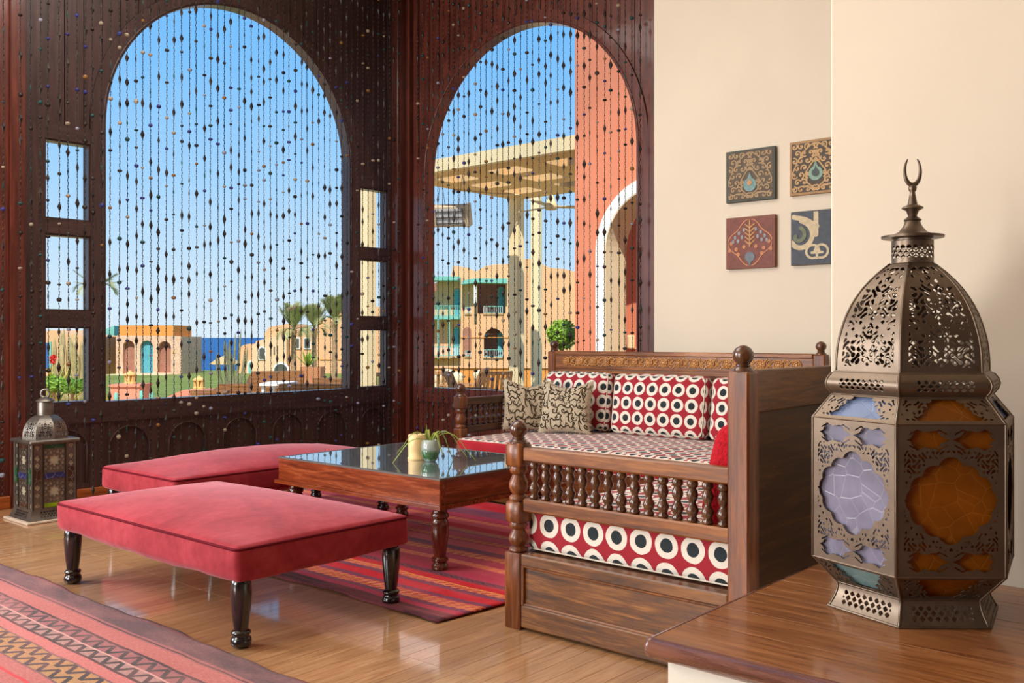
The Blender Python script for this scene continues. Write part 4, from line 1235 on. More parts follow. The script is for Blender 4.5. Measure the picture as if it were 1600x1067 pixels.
def drop(cx, cy, s):
    def f(U, V_):
        x, y = (U - cx) / s, (V_ - cy) / s
        return np.maximum(.5 - np.sqrt(x * x + (y + .1) ** 2), np.minimum(.52 - np.abs(x) * 1.7 - y * .62, y + .05)) * abs(s)
    return f
def scrolls(seed):
    L = [spiral(.30, .80, .10, 1.3, 1.2, 1), spiral(.16, .62, .085, 1.3, .4, -1), spiral(.30, .48, .105, 1.35, 2.4, 1), spiral(.17, .30, .09, 1.3, 1.0, -1), spiral(.36, .20, .08, 1.2, 2.0, 1), spiral(.13, .88, .06, 1.2, .2, 1), spiral(.43, .66, .07, 1.2, 3.0, -1),
         spiral(.09, .74, .05, 1.1, .5, 1), spiral(.08, .47, .05, 1.1, 2.5, -1), spiral(.40, .36, .05, 1.2, .5, 1), spiral(.40, .87, .05, 1.2, 3.5, 1), spiral(.24, .95, .04, 1.1, 3.5, 1), spiral(.08, .14, .05, 1.1, 1.5, 1), spiral(.24, .07, .04, 1.1, 2.5, -1), dense([(.08, .10), (.30, .12), (.50, .06)]), dense([(.06, .45), (.22, .72), (.38, .90), (.5, .96)])]
    return mir([dense(l) for l in L])
SC = []
_g = random.Random(4)
for _j in range(7):
    for _i in range(4):
        _x = .10 + .125 * _i + (.06 if _j % 2 else 0); _y = .10 + .133 * _j
        if abs(_x - .5) < .15 and .15 < _y < .58: continue
        SC.append(dense(spiral(_x, _y, .062, 1.15, _g.uniform(0, 6.28), 1 if (_i + _j) % 2 else -1)))
SC += [dense([(.06, .40), (.16, .62), (.30, .82), (.5, .97)]), dense([(.06, .12), (.28, .16), (.5, .08)]), dense([(.5, .08), (.34, .22), (.32, .42), (.42, .56), (.5, .66)])]
SC = mir(SC)
lv = [dense([(.30 + .06 * math.cos(a), .80 + .03 * math.sin(a)) for a in (0, 2, 4)])]
tan_, brn = srgb(152, 124, 84), srgb(84, 62, 42)
tile('green-edged carved tile with teal drop motif, upper left of the four', 3.515, 2.287, srgb(62, 64, 52), srgb(84, 68, 48), [
    (lambda U, V_: stroke_field(SC, .0125, U, V_), tan_, .001), (lambda U, V_: drop(.5, .34, .26)(U, V_), srgb(104, 138, 136), .003), (lambda U, V_: drop(.5, .36, .10)(U, V_), srgb(190, 138, 84), .005)])
tile('tan-edged carved tile with teal drop motif, upper right of the four', 2.997, 2.292, srgb(162, 124, 78), srgb(66, 52, 38), [
    (lambda U, V_: stroke_field(SC, .0135, U, V_), srgb(178, 140, 88), .001), (lambda U, V_: drop(.5, .40, .26)(U, V_), srgb(120, 150, 132), .003), (lambda U, V_: drop(.5, .40, .14)(U, V_), srgb(50, 62, 56), .005)])
flw = mir([[(x + .022 * math.cos(2 * PI * k / 8), y + .022 * math.sin(2 * PI * k / 8)) for k in range(9)] for x, y in ((.12, .50), (.22, .38), (.38, .42), (.26, .28), (.08, .36))])
drops_ = mir([[(x, y), (x, y - .012), (x, y - .024)] for x, y in ((.38, .76), (.28, .70), (.20, .62), (.34, .62), (.26, .55), (.16, .54))])
stem = [dense([(.5, .42), (.5, .92)])] + mir([dense([(.5, y), (.41, y + .07)]) for y in (.46, .54, .62, .70, .78)])
quat = [dense([(.5 + (.40 + .05 * math.cos(4 * a)) * math.cos(a), .5 + (.40 + .05 * math.cos(4 * a)) * math.sin(a)) for a in [2 * PI * i / 60 for i in range(61)]])]
tile('russet carved tile with a flowering tree motif, lower left of the four', 3.515, 1.775, srgb(120, 66, 46), srgb(116, 60, 46), [
    (lambda U, V_: np.maximum(stroke_field(quat, .010, U, V_), stroke_field(flw, .015, U, V_)), srgb(190, 122, 74), .001),
    (lambda U, V_: stroke_field(drops_, .026, U, V_), srgb(134, 136, 140), .002), (lambda U, V_: stroke_field([dense(l) for l in stem], .012, U, V_), srgb(184, 134, 70), .003), (lambda U, V_: drop(.5, .20, .2)(U, 0.4 - V_), srgb(96, 104, 112), .002)])
sw = [dense(spiral(.16, .52, .30, .62, 1.4, -1, .16))] + [dense(l) for l in ([(.06, .90), (.28, .84), (.50, .70)], [(.48, .55), (.48, .95)])] 
lob = mir([dense(spiral(.42, .24, .12, .8, 0, 1, .12))]) + [dense([(.5, .12), (.5, .34)]), dense([(.40, .22), (.6, .22)])]
tile('navy and cream tile with bold curling leaf, lower right of the four', 2.987, 1.778, srgb(88, 82, 72), srgb(60, 66, 76), [
    (lambda U, V_: np.maximum(stroke_field(sw, .045, U, V_), stroke_field(lob, .022, U, V_)), srgb(190, 172, 136), .001), (lambda U, V_: stroke_field([dense(spiral(.14, .54, .16, .7, 1.2, -1, .04))], .035, U, V_), srgb(98, 104, 72), .003)], bord=.006)

# ================================================================== bead curtains
def bead_curtain(name, label, strands, seed):
    """strands: (x, y, bottom z)"""
    g = random.Random(seed); V = []; F = []; mi = []
    def ring_mesh(x, y, prof, n, mat):
        o = len(V)
        for r, z in prof:
            for k in range(n):
                a = 2 * PI * k / n; V.append((x + r * math.cos(a), y + r * math.sin(a), z))
        for i in range(len(prof) - 1):
            for k in range(n):
                j = (k + 1) % n; F.append((o + i * n + k, o + i * n + j, o + (i + 1) * n + j, o + (i + 1) * n + k)); mi.append(mat)
    for x, y, zb in strands:
        zt = 4.86
        # chain of little links: alternating thick and thin rings
        m = int((zt - zb) / .011); ph = g.uniform(0, 6)
        prof = []; o = len(V)
        for i in range(m + 1):
            z = zb + (zt - zb) * i / m; r = .0050 if i % 2 else .0025
            dx = .0016 * math.sin(i * 1.25 + ph); dy = .0016 * math.cos(i * 1.25 + ph); sway = .004 * math.sin(z * 1.3 + ph)
            for k in range(3):
                a = 2.094 * k + i * .5; V.append((x + dx + sway + r * math.cos(a), y + dy + r * math.sin(a), z))
        for i in range(m):
            for k in range(3):
                j = (k + 1) % 3; F.append((o + i * 3 + k, o + i * 3 + j, o + i * 3 + 3 + j, o + i * 3 + 3 + k)); mi.append(0)
        z = zb + g.uniform(.0, .2)
        while z < zt - .1:
            sway = .004 * math.sin(z * 1.3 + ph); t = g.random()
            if t < .36:      # long diamond
                h = g.uniform(.038, .054); r = g.uniform(.011, .019)
                ring_mesh(x + sway, y, [(.001, z - h), (r * .45, z - h * .55), (r, z), (r * .45, z + h * .55), (.001, z + h)], 6, 1 + g.choice((4, 5, 4, 4, 4, 5)))
            elif t < .80:    # round or squashed bead
                r = g.uniform(.013, .021); h = r * g.uniform(.55, .95)
                ring_mesh(x + sway, y, [(.001, z - h), (r * .75, z - h * .7), (r, z), (r * .75, z + h * .7), (.001, z + h)], 8, 1 + g.choice((0, 1, 2, 3, 4, 4, 4, 1, 6, 5, 5, 2, 0, 4)))
            else:            # slim spindle
                h = g.uniform(.025, .04); r = .007
                ring_mesh(x + sway, y, [(.001, z - h), (r, z), (.001, z + h)], 5, 1 + g.choice((5, 2, 4)))
            z += g.uniform(.10, .30)
    me = bpy.data.meshes.new(name); me.from_pydata(V, [], F)
    for m_ in [M['chain']] + BEADS: me.materials.append(m_)
    me.polygons.foreach_set('material_index', mi)
    o = put(name, me); tag(o, label, 'bead curtain', None, 'stuff'); return o
g = random.Random(21)
xs = [2.70, 2.81, 2.885] + [2.95 + .0665 * k for k in range(54)]
bead_curtain('bead_curtain', 'strings of coloured beads hanging before the big arch', [(x + g.uniform(-.006, .006), 7.125 + g.uniform(-.006, .006), g.choice((.04, .08, .15, .3, .12, .42, .06, .1))) for x in xs], 5)
ys = [4.27 + .0715 * k for k in range(38)]
bead_curtain('bead_curtain', 'strings of coloured beads hanging before the far arch', [(6.545 + g.uniform(-.003, .003), y + g.uniform(-.006, .006), g.choice((.06, .1, .16, .3, .45, .12))) for y in ys], 8)

# ================================================================== outdoors
def at(x, y, d):
    u = (x - 800) / FPX
    return Vector(((u * CH + SH) * d, (-u * SH + CH) * d, EYE - (y - 527) * d / FPX))
def ground_z(d):
    return -.1 if d < 18 else (-.1 - 1.1 * (d - 18) / 27 if d < 45 else -1.2)
# ground strips, laid out by distance from the building
def strip(name, label, mat, d0, d1, steps, zf, kind='structure', half=1.1, lo=-1.1):
    mb = MB(); vs = []; fs = []; m = 24
    for i in range(steps + 1):
        d = d0 + (d1 - d0) * i / steps
        for k in range(m + 1):
            u = lo + (half - lo) * k / m
            vs.append(((u * CH + SH) * d, (-u * SH + CH) * d, zf(d)))
    for i in range(steps):
        for k in range(m):
            q = i * (m + 1) + k; fs.append((q, q + 1, q + m + 2, q + m + 1))
    mb.add(vs, fs); o = mb.build(name, mat)
    return tag(o, label, None, None, kind)
mb = MB(); mb.box((-14, YA + .13, -.22), (17, 16.5, -.1)); mb.box((XB + .14, -16, -.22), (17, YA + .13, -.1))
tag(mb.build('terrace', M['paving']), 'pale paved terrace outside the arches', None, None, 'structure')
lw = strip('lawn', 'green lawn sloping from the terrace to the stone kiosk', M['lawn'], 17, 70, 20, ground_z, 'stuff'); lw['category'] = 'lawn'
strip('beach', 'sandy beach edge below the lawn', M['sand'], 70, 84, 4, lambda d: -1.2 - 1.75 * (d - 70) / 14)
strip('sea', 'deep blue sea meeting the horizon', M['sea'], 82, 9000, 40, lambda d: -2.85, half=1.6, lo=-1.6)

class Far:
    """a thing built square-on to the viewer's line at distance d; coordinates in photo units"""
    def __init__(s, name, label, cat, px0, d, zb, group=None):
        s.d, s.px0, s.zb = d, px0, zb
        p = at(px0, 527, d); s.root = thing(name, label, cat, (p.x, p.y, zb), -HEAD, group)
    def x(s, px): return (px - s.px0) * s.d / FPX
    def z(s, y): return EYE - (y - 527) * s.d / FPX - s.zb
    def box(s, name, x0, x1, y0, y1, dp0, dp1, mat, parent=None, bev=0, ground=False):
        mb = MB(); z1 = 0 if ground else s.z(y1)
        mb.box((s.x(x0), dp0, z1), (s.x(x1), dp1, s.z(y0)), bev)
        return mb.build(name, mat, parent or s.root)
    def poly(s, name, pts, dp0, dp1, mat, parent=None, holes=()):
        V, F_ = plate([(s.x(a), s.z(b)) for a, b in pts], [[(s.x(a), s.z(b)) for a, b in h] for h in holes], dp0, dp1, lambda u, v, w: (u, w, v))
        mb = MB(); mb.add(V, F_); return mb.build(name, mat, parent or s.root)
    def arched(s, cx, hw, ytop, ybot, n=14):
        hh = hw
        return [(cx - hw, ybot), (cx + hw, ybot)] + [(cx + hw * math.cos(PI * i / n), ytop + hh - hh * math.sin(PI * i / n)) for i in range(n + 1)]

# ---- stone kiosk with the blue door
k = Far('kiosk', 'stone kiosk with a pale blue arched door beyond the lawn', 'building', 232, 62, -1.2)
ba = k.z(588)
k.poly('facade', [(181, 590), (284, 590), (284, 525), (181, 524)], 0, .45, M['stone'], holes=[k.arched(201, 9, 532, 584), k.arched(229, 10, 532, 583), k.arched(257, 10, 533, 582)])
k.box('wall', 181, 284, 526, 592, .45, 4, M['stone'])
k.box('upper_wall', 180.5, 267, 508, 526, .5, 4, M['ochre'])
k.poly('door', k.arched(229, 10.2, 532, 583.5), .25, .32, M['teald'])
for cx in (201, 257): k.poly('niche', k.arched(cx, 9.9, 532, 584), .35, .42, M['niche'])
k.box('doorstep', 175, 268, 584.5, 590, -1.2, 0, M['sand'])
for cx, yy in ((186, 547), (272, 548)): k.box('wall_stone', cx - 2, cx + 2, yy, yy + 3.5, -.05, .02, M['lantstone'])
k = Far('cottage', 'orange cottage with a pale teal roof beside the stone kiosk', 'building', 168, 66, -1.2)
k.box('wall', 150, 181, 533, 592, 0, 4, M['ochre'])
k.poly('roof', [(146, 534), (182, 534), (182, 509), (166, 515), (146, 528)], -.4, 4.2, M['tealp'])
w = k.box('window', 163.5, 172.5, 564, 573, -.06, .02, M['white']); k.box('pane', 165, 171, 566, 571.5, -.08, -.05, M['shut'], w)
k = Far('cottage', 'peach cottage with a blue door behind the tall cactus', 'building', 95, 60, -1.2)
k.poly('wall', [(40, 600), (140, 600), (140, 526), (120, 523), (100, 521), (79, 515.5), (66, 519), (40, 530)], 0, 5, M['peach'])
k.poly('door', [(62, 575), (79, 575), (79, 535), (62, 537)], -.05, .02, M['blued']); k.box('door_post', 78, 81, 534, 575, -.1, .02, M['tealp'])

# ---- beach parasols
def parasol(label, px, y0, y1, hw, d):
    k = Far('parasol', label, 'parasol', px, d, at(px, y1 + 22, d).z, 'thatched parasols')
    R_ = hw * d / FPX; zt, zb = k.z(y0), k.z(y1)
    mb = MB(); mb.smooth = True; mb.lathe([(R_, zb), (R_ * .98, zb + .05), (R_ * .55, (zb * .4 + zt * .6)), (.04, zt)], 18); mb.build('canopy', M['thatch'], k.root)
    mb = MB(); mb.lathe([(.05, 0), (.05, zb + .1)], 8); mb.build('pole', M['teak'], k.root)
parasol('thatched parasol right beside the stone kiosk', 290, 556, 570, 21, 76)
parasol('thatched parasol behind the slender cactus', 352, 555, 569, 24, 78)
k = Far('sun_lounger', 'white sun lounger on the beach under the thatched parasol', 'lounger', 296, 74, at(296, 586, 74).z)
k.box('frame', 287, 312, 578, 581, 0, .6, M['white']); k.poly('backrest', [(287, 580), (292, 571), (294, 571), (290, 581)], 0, .6, M['blued'])
for a in (289, 309): k.box('leg', a, a + 1.2, 580, 586, .1, .2, M['white'])

# ---- the resort houses right of the sea
k = Far('house', 'low peach house with round doorway and white-framed windows behind the palms', 'building', 470, 64, -1.2)
prof = [(372, 592), (372, 545), (380, 539), (390, 537), (398, 541), (400, 533), (413, 530), (413, 522), (420, 511), (434, 508.5), (450, 505.5), (453, 512), (464, 516), (494, 515), (497, 500), (510, 497), (522, 495), (528, 484), (539, 481), (556, 480), (640, 478), (640, 592)]
k.poly('wall', prof, 0, 6, M['peach'])
k.poly('front_wing', [(398, 592), (398, 541), (413, 530), (420, 530), (452, 519), (452, 592)], -.8, 0, M['peach_lt'])
for cx, y0, y1, hw in ((414.5, 543, 560, 4.4), ):
    w = k.poly('window_frame', k.arched(cx, hw + 1.4, y0 - 2, y1 + 2), -.86, -.78, M['white']); k.poly('shutter', k.arched(cx, hw - .6, y0, y1), -.9, -.84, M['shut'], w)
for cx in (428, 433.3, 438): k.box('slit_window', cx - .9, cx + .9, 540 + (438 - cx) * .35, 553 + (438 - cx) * .2, -.83, -.78, M['shut'])
for cx, hw in ((464.5, 3.2), (480.3, 4.3)):
    w = k.box('window_frame', cx - hw - 1.3, cx + hw + 1.3, 527, 545.5, -.07, .02, M['white']); k.box('shutter', cx - hw, cx + hw, 529, 543.5, -.1, -.05, M['shut'], w)
w = k.poly('door_surround', k.arched(444, 12.5, 565.5, 590), -.9, -.78, M['white']); k.poly('arched_door', k.arched(444, 10.2, 568, 590), -.94, -.88, M['shut'], w)
w = k.poly('door_surround', k.arched(393, 6, 563, 586), -.1, .02, M['white']); k.poly('teal_door', k.arched(393, 4, 565.5, 586), -.14, -.08, M['tealp'], w)
k.box('cornice', 500, 540, 561, 562.2, -.06, .02, M['ochre'])

# ---- palms
def frond_mesh(L, droop, nl, wl):
    vs = []; fs = []
    pts = [Vector((L * math.sin(t * 1.0) * (1 - .1 * t), 0, L * (.62 * t - droop * t * t))) for t in [i / 12 for i in range(13)]]
    for i, p in enumerate(pts[:-1]):
        q = pts[i + 1]; r = .02 * L * (1 - i / 13)
        o = len(vs); vs += [p + Vector((0, -r, 0)), p + Vector((0, r, 0)), q + Vector((0, r * .9, 0)), q + Vector((0, -r * .9, 0))]; fs.append((o, o + 1, o + 2, o + 3))
    for i in range(nl):
        t = .16 + .84 * i / nl; f = t * 12; a = int(min(11, f)); p = pts[a].lerp(pts[a + 1], f - a); d = (pts[a + 1] - pts[a]).normalized()
        ln = wl * (math.sin(PI * min(1, .15 + t * .85)) ** .6 + .15)
        for s in (-1, 1):
            tip = p + d * ln * .75 + Vector((0, s * ln * .6, ln * .12 - ln * .2 * random.random()))
            b = d * .018 * L; o = len(vs); vs += [p - b, p + b, tip]; fs.append((o, o + 1, o + 2))
    return vs, fs
mb = MB(); vs, fs = frond_mesh(1.0, .18, 30, .30); mb.add(vs, fs); fo = mb.build('frond', M['frond']); fr_up = fo.data; bpy.data.objects.remove(fo)
mb = MB(); vs, fs = frond_mesh(1.0, .75, 30, .28); mb.add(vs, fs); fo = mb.build('frond', M['frond']); fr_dn = fo.data; bpy.data.objects.remove(fo)
def palm(label, px, ycrown, d, zb, size, tw, n=26, seed=1, lean=0.0, upright=.5):
    r = random.Random(seed); p = at(px, ycrown, d); b = at(px, 527, d)
    t = thing('palm_tree', label, 'palm tree', (b.x, b.y, zb), -HEAD, 'palms beyond the arch')
    H_ = p.z - zb; mb = MB(); pts = []; rad = []
    m = 22
    for i in range(m + 1):
        a = i / m; pts.append((lean * (a * a - a), 0, H_ * a)); rad.append(tw * (1.15 - .25 * a) * (1 + .07 * (i % 2)) + (tw * .5 * max(0, a - .9) * 8))
    mb.tube(pts, rad, 10); mb.build('trunk', M['trunk'], t)
    for k_ in range(n):
        az = 2 * PI * k_ * .382 + r.uniform(-.2, .2); el = k_ / n
        up = el > 1 - upright
        tilt = -math.radians(12 + 40 * el) if up else math.radians(r.uniform(-10, 20))
        s = size * r.uniform(.85, 1.1)
        put('frond', fr_up if up or el > .35 else fr_dn, t, (0, 0, H_), (0, tilt, az), (s, s, s))
    return t
palm('date palm left of the three beside the sea view', 459, 516, 50, -1.2, 1.55, .13, 30, 3, upright=.75)
palm('date palm in the middle of the three beside the sea view', 491, 513, 53, -1.2, 1.5, .12, 30, 5, upright=.75)
palm('date palm at the right edge of the big arch', 523, 502, 50, -1.2, 1.55, .14, 30, 8, upright=.75)
palm('lone palm behind the left window post', 148, 448, 30, -.5, 1.0, .09, 22, 12, upright=.35)

# ---- cacti and shrubs
def cactus(label, px, d, stems, mat, zb=None):
    zb = ground_z(d) if zb is None else zb
    p = at(px, 527, d); t = thing('cactus', label, 'cactus', (p.x, p.y, zb), -HEAD, 'tall cacti'); r = random.Random(int(px))
    for (xa, xb_, ytop, wpx) in stems:
        x0, x1 = (xa - px) * d / FPX, (xb_ - px) * d / FPX; H_ = EYE - (ytop - 527) * d / FPX - zb; w = wpx * d / FPX / 2 * 1.3
        dy = r.uniform(-.35, .35); n_ = 12
        pts = [(x0 + (x1 - x0) * (1 - (1 - i / n_) ** 2), dy * i / n_, H_ * i / n_) for i in range(n_ + 1)]
        rad = [w * (.8 + .2 * math.sin(i * .9)) * (1 if i < n_ - 1 else (.75 if i < n_ else .25)) for i in range(n_ + 1)]
        mb = MB(); mb.smooth = True; mb.tube(pts, rad, 9); mb.build('stem', mat, t)
    return t
cactus('dense clump of dry columnar cactus in the left side light', 112, 22, [(88, 86, 528, 5), (93, 92, 519, 5), (99, 97, 512, 5), (103, 104, 524, 6), (108, 109, 518, 5), (113, 112, 530, 6), (117, 118, 525, 5), (121, 121, 534, 5), (126, 128, 528, 5), (130, 130, 531, 5), (106, 102, 545, 7), (115, 116, 552, 8), (97, 98, 540, 6), (124, 123, 548, 7), (101, 95, 560, 6)], M['cactus'])
cactus('slender branching cactus standing against the sea', 362, 26, [(352, 335, 553, 2.6), (354, 341, 546, 2.6), (356, 350, 525, 2.8), (359, 356, 535, 2.6), (361, 361, 530, 3), (363, 366, 520, 3), (364, 371, 514, 2.8), (366, 374, 538, 2.6), (368, 381, 544, 2.6), (369, 384, 541, 2.4), (360, 353, 556, 3), (365, 377, 560, 2.6), (355, 345, 566, 2.4), (358, 364, 552, 3)], M['cactus2'])
def leaves(rx, ry, rz, n_, size, seed, shell=.75):
    r = random.Random(seed); V = []; F = []
    for _ in range(n_):
        a = r.uniform(0, 2 * PI); z = r.uniform(-1, 1); q = math.sqrt(1 - z * z); k = r.uniform(shell, 1.05)
        c = Vector((rx * q * math.cos(a) * k, ry * q * math.sin(a) * k, rz * z * k))
        d = Vector((r.gauss(0, 1), r.gauss(0, 1), r.gauss(0, 1))).normalized(); e_ = d.orthogonal().normalized() * .5
        o = len(V); s = size * r.uniform(.6, 1.3); V += [c - d * s, c + e_ * s, c + d * s, c - e_ * s]; F.append((o, o + 1, o + 2, o + 3))
    return V, F
def shrub(name, label, px, yc, d, rx, rz, n_, size, mat, seed, zb=None, pot=None, core=True):
    p = at(px, yc, d); zb = ground_z(d) if zb is None else zb
    t = thing(name, label, 'shrub', (p.x, p.y, zb), -HEAD)
    V, F_ = leaves(rx, rx, rz, n_, size, seed, .6); mb = MB(); mb.add([(a, b, c + p.z - zb) for a, b, c in V], F_)
    o = mb.build('foliage', mat, t)
    if core:
        mb = MB(); mb.smooth = True; mb.lathe([(rx * .8 * math.sin(PI * i / 8) + .001, p.z - zb - rz * .8 * math.cos(PI * i / 8)) for i in range(9)], 12); mb.build('branches', M['leaf'], t)
    mb = MB(); mb.lathe([(.03, 0), (.025, p.z - zb)], 6); mb.build('stem', M['trunk'], t)
    return t
shrub('flower_bush', 'leafy green bush at the foot of the dry cactus clump', 84, 600, 14, .16, .13, 420, .03, M['leafy'], 3)
shrub('flower_bush', 'leafy green bush in the corner of the left side light', 113, 603, 14, .22, .12, 520, .03, M['leaf'], 4)
fl_ = Far('flower_spike', 'red flower spike above the bush in the left side light', 'flower', 83, 16, -.1)
mb = MB(); mb.lathe([(.012, 0), (.01, fl_.z(566))], 6); mb.build('stem', M['agave'], fl_.root)
V, F_ = leaves(.05, .05, .09, 120, .03, 6, .3); mb = MB(); mb.add([(a, b, c + fl_.z(562)) for a, b, c in V], F_); mb.build('blossom', M['redfl'], fl_.root)
def agave(label, px, d, zb, n_, L, seed):
    p = at(px, 527, d); t = thing('agave', label, 'agave', (p.x, p.y, zb), -HEAD); r = random.Random(seed)
    for k_ in range(n_):
        az = 2 * PI * k_ / n_ + r.uniform(-.2, .2); el = r.uniform(.75, 1.35); V = []; F_ = []
        for i in range(7):
            a = i / 6; w = .05 * L * math.sin(PI * (.15 + .85 * a)) + .003; c = Vector((math.cos(az) * math.cos(el) * L * a, math.sin(az) * math.cos(el) * L * a, math.sin(el) * L * a - .1 * L * a * a)); sd = Vector((-math.sin(az), math.cos(az), 0))
            V += [c - sd * w, c + Vector((0, 0, -.02)), c + sd * w]
        for i in range(6):
            for q in (0, 1): F_.append((3 * i + q, 3 * i + q + 1, 3 * i + q + 4, 3 * i + q + 3))
        mb = MB(); mb.smooth = True; mb.add(V, F_); o = mb.build('leaf', M['agave'], t); m = o.modifiers.new('thickness', 'SOLIDIFY'); m.thickness = .012
    return t
agave('yellow-green agave at the left of the side light', 74, 15, -.1, 14, 1.05, 2)
agave('yellow-green agave beside the pink lantern pier', 172, 15, -.1, 12, .62, 5)

# ---- garden piers, bollards
def stone_lantern(px, ytop, ybot, d, label):
    k = Far('stone_lantern', label, 'garden lantern', px, d, at(px, ybot, d).z, 'yellow stone lanterns')
    H_ = k.z(ytop); w = 8 * d / FPX
    mb = MB(); mb.lathe([(w * 1.25, 0), (w * 1.25, H_ * .12), (w, H_ * .16)], 8); mb.build('foot', M['lantstone'], k.root)
    for q in range(6):
        a = PI / 6 + q * PI / 3; mb = MB(); mb.box((-.018, -.022, 0), (.018, .022, H_ * .5)); mb.build('pillar', M['lantstone'], k.root, (w * .8 * math.cos(a), w * .8 * math.sin(a), H_ * .14), (0, 0, a))
    mb = MB(); mb.lathe([(w * .55, H_ * .14), (w * .55, H_ * .62)], 8); mb.build('core', M['lantstone'], k.root)
    mb = MB(); mb.lathe([(w * 1.0, H_ * .62), (w * 1.25, H_ * .66), (w * 1.2, H_ * .74), (w * .7, H_ * .86), (w * .3, H_ * .92), (w * .25, H_), (.005, H_ * 1.02)], 10); mb.build('cap', M['lantstone'], k.root)
k = Far('garden_pier', 'square pink pier carrying a yellow stone lantern on the terrace edge', 'pier', 204, 14, -.1)
k.box('shaft', 181.5, 226.5, 602, 700, -.2, .24, M['pinkr'], ground=True); k.box('coping', 180, 228, 599.5, 603, -.23, .27, M['pinkr'])
stone_lantern(203.5, 579, 599.6, 14, 'yellow stone lantern on the square pink pier')
k = Far('garden_pier', 'low sloping pink wall end below the second stone lantern', 'pier', 310, 15, -.1)
k.poly('shaft', [(268, 640), (268, 619), (290, 609), (326, 607.5), (330, 615), (330, 640)], -.2, .24, M['pinkr'])
k.box('footing', 262, 336, 640, 700, -.25, .3, M['pinkr'], ground=True)
stone_lantern(311, 587, 608, 15, 'yellow stone lantern on the low sloping pink wall')
for px, yt, lab in ((181.5, 613, 'pale teal bollard left of the square pink pier'), (221, 610, 'pale teal bollard in front of the square pink pier'), (236.5, 612, 'pale teal bollard right of the square pink pier')):
    k = Far('bollard', lab, 'bollard', px, 12.5, -.1, 'teal bollards'); H_ = k.z(yt); w = 3.2 * 12.5 / FPX
    mb = MB(); mb.smooth = True; mb.lathe([(w * 1.1, 0), (w, .05), (w, H_ - .03), (w * .6, H_ - .008), (.003, H_)], 12); b_ = mb.build('shaft', M['tealp'], k.root)
    mb = MB(); mb.lathe([(w * 1.05, H_ - .10), (w * 1.05, H_ - .07)], 12); mb.build('collar', M['tealp'], k.root)

# ---- terrace furniture
def rattan(label, px, y, d, w, dep, h, face, seat=.36, kind='armchair'):
    p = at(px, y, d); t = thing('rattan_' + kind, label, kind, (p.x, p.y, -.1), face, 'rattan terrace seats')
    hw, hd = w / 2, dep / 2
    mb = MB(); mb.box((-hw * .92, -hd * .9, .06), (hw * .92, hd * .9, seat), .02); mb.build('seat_base', M['rattan'], t)
    V = [(-hw * .95, hd - .12, seat), (hw * .95, hd - .12, seat), (hw * 1.02, hd - .05, h), (-hw * 1.02, hd - .05, h), (-hw * .95, hd, seat), (hw * .95, hd, seat), (hw * 1.02, hd + .07, h), (-hw * 1.02, hd + .07, h)]
    mb = MB(); mb.add(V, [(0, 1, 2, 3), (4, 7, 6, 5), (0, 4, 5, 1), (3, 2, 6, 7), (0, 3, 7, 4), (1, 5, 6, 2)]); mb.build('backrest', M['rattan'], t)
    for s in (-1, 1):
        V = [(s * hw * .88, -hd, seat - .1), (s * hw, -hd, seat - .1), (s * hw * 1.08, -hd, h * .8), (s * hw * .94, -hd, h * .8), (s * hw * .88, hd, seat - .1), (s * hw, hd, seat - .1), (s * hw * 1.08, hd, h * .95), (s * hw * .94, hd, h * .95)]
        mb = MB(); mb.add(V, [(0, 1, 2, 3), (4, 7, 6, 5), (0, 4, 5, 1), (3, 2, 6, 7), (0, 3, 7, 4), (1, 5, 6, 2)]); mb.build('armrest', M['rattan'], t)
    mb = MB(); mb.box((-hw * .85, -hd * .9, seat), (hw * .85, hd - .13, seat + .11), .03); mb.build('seat_pad', M['creamd'], t)
    for sx in (-1, 1):
        for sy in (-1, 1): mb = MB(); mb.lathe([(.025, 0), (.025, .07)], 8, (sx * hw * .85, sy * hd * .8, 0)); mb.build('foot', M['grey'], t)
    return t
FC = -HEAD + PI                      # seat back turned to the viewer
rattan('brown rattan armchair left of the white terrace table, back to the arch', 340, 600, 12.2, .46, .6, .64 + .1 - .06, FC)
rattan('brown rattan armchair behind the leftmost one, near the slender cactus', 358, 597, 13.4, .40, .55, .70, FC + .5)
rattan('large brown rattan sofa right of the white terrace table', 503, 590, 11.4, .78, .62, .80, FC - .15, kind='sofa')
rattan('brown rattan armchair in front of the round doorway', 430, 580, 14.0, .72, .62, .86, FC + .35)
rattan('brown rattan armchair by the far right palm trunk', 533, 590, 13.4, .50, .55, .78, FC - .4)
k = Far('terrace_table', 'low white terrace table between the rattan seats', 'table', 437, 12.0, -.1)
k.box('table_top', 415, 457, 597, 601, -.3, .3, M['white'])
for a in (417, 451):
    for b in (-.26, .2): mb = MB(); mb.box((k.x(a), b, 0), (k.x(a + 5), b + .05, k.z(601))); mb.build('leg', M['white'], k.root)
k = Far('planter', 'clay planter with spiky green plant behind the rattan sofa', 'planter', 488, 16, -.1)
k.poly('pot', [(475, 640), (500, 640), (504, 573), (472, 573)], -.15, .2, M['pot'])
for q in range(16):
    a = q * .4; V = []; F_ = []
    az = a * 2.4; el = .55 + .05 * q; L = .30
    for i in range(5):
        tt = i / 4; w = .02 * math.sin(PI * (.2 + .8 * tt)) + .002
        c = Vector((math.cos(az) * math.cos(el) * L * tt - .08, math.sin(az) * math.cos(el) * L * tt, k.z(573) + math.sin(el) * L * tt)); sd = Vector((-math.sin(az), math.cos(az), 0))
        V += [c - sd * w, c + sd * w]
    for i in range(4): F_.append((2 * i, 2 * i + 1, 2 * i + 3, 2 * i + 2))
    mb = MB(); mb.add(V, F_); mb.build('leaf', M['leafy'], k.root)

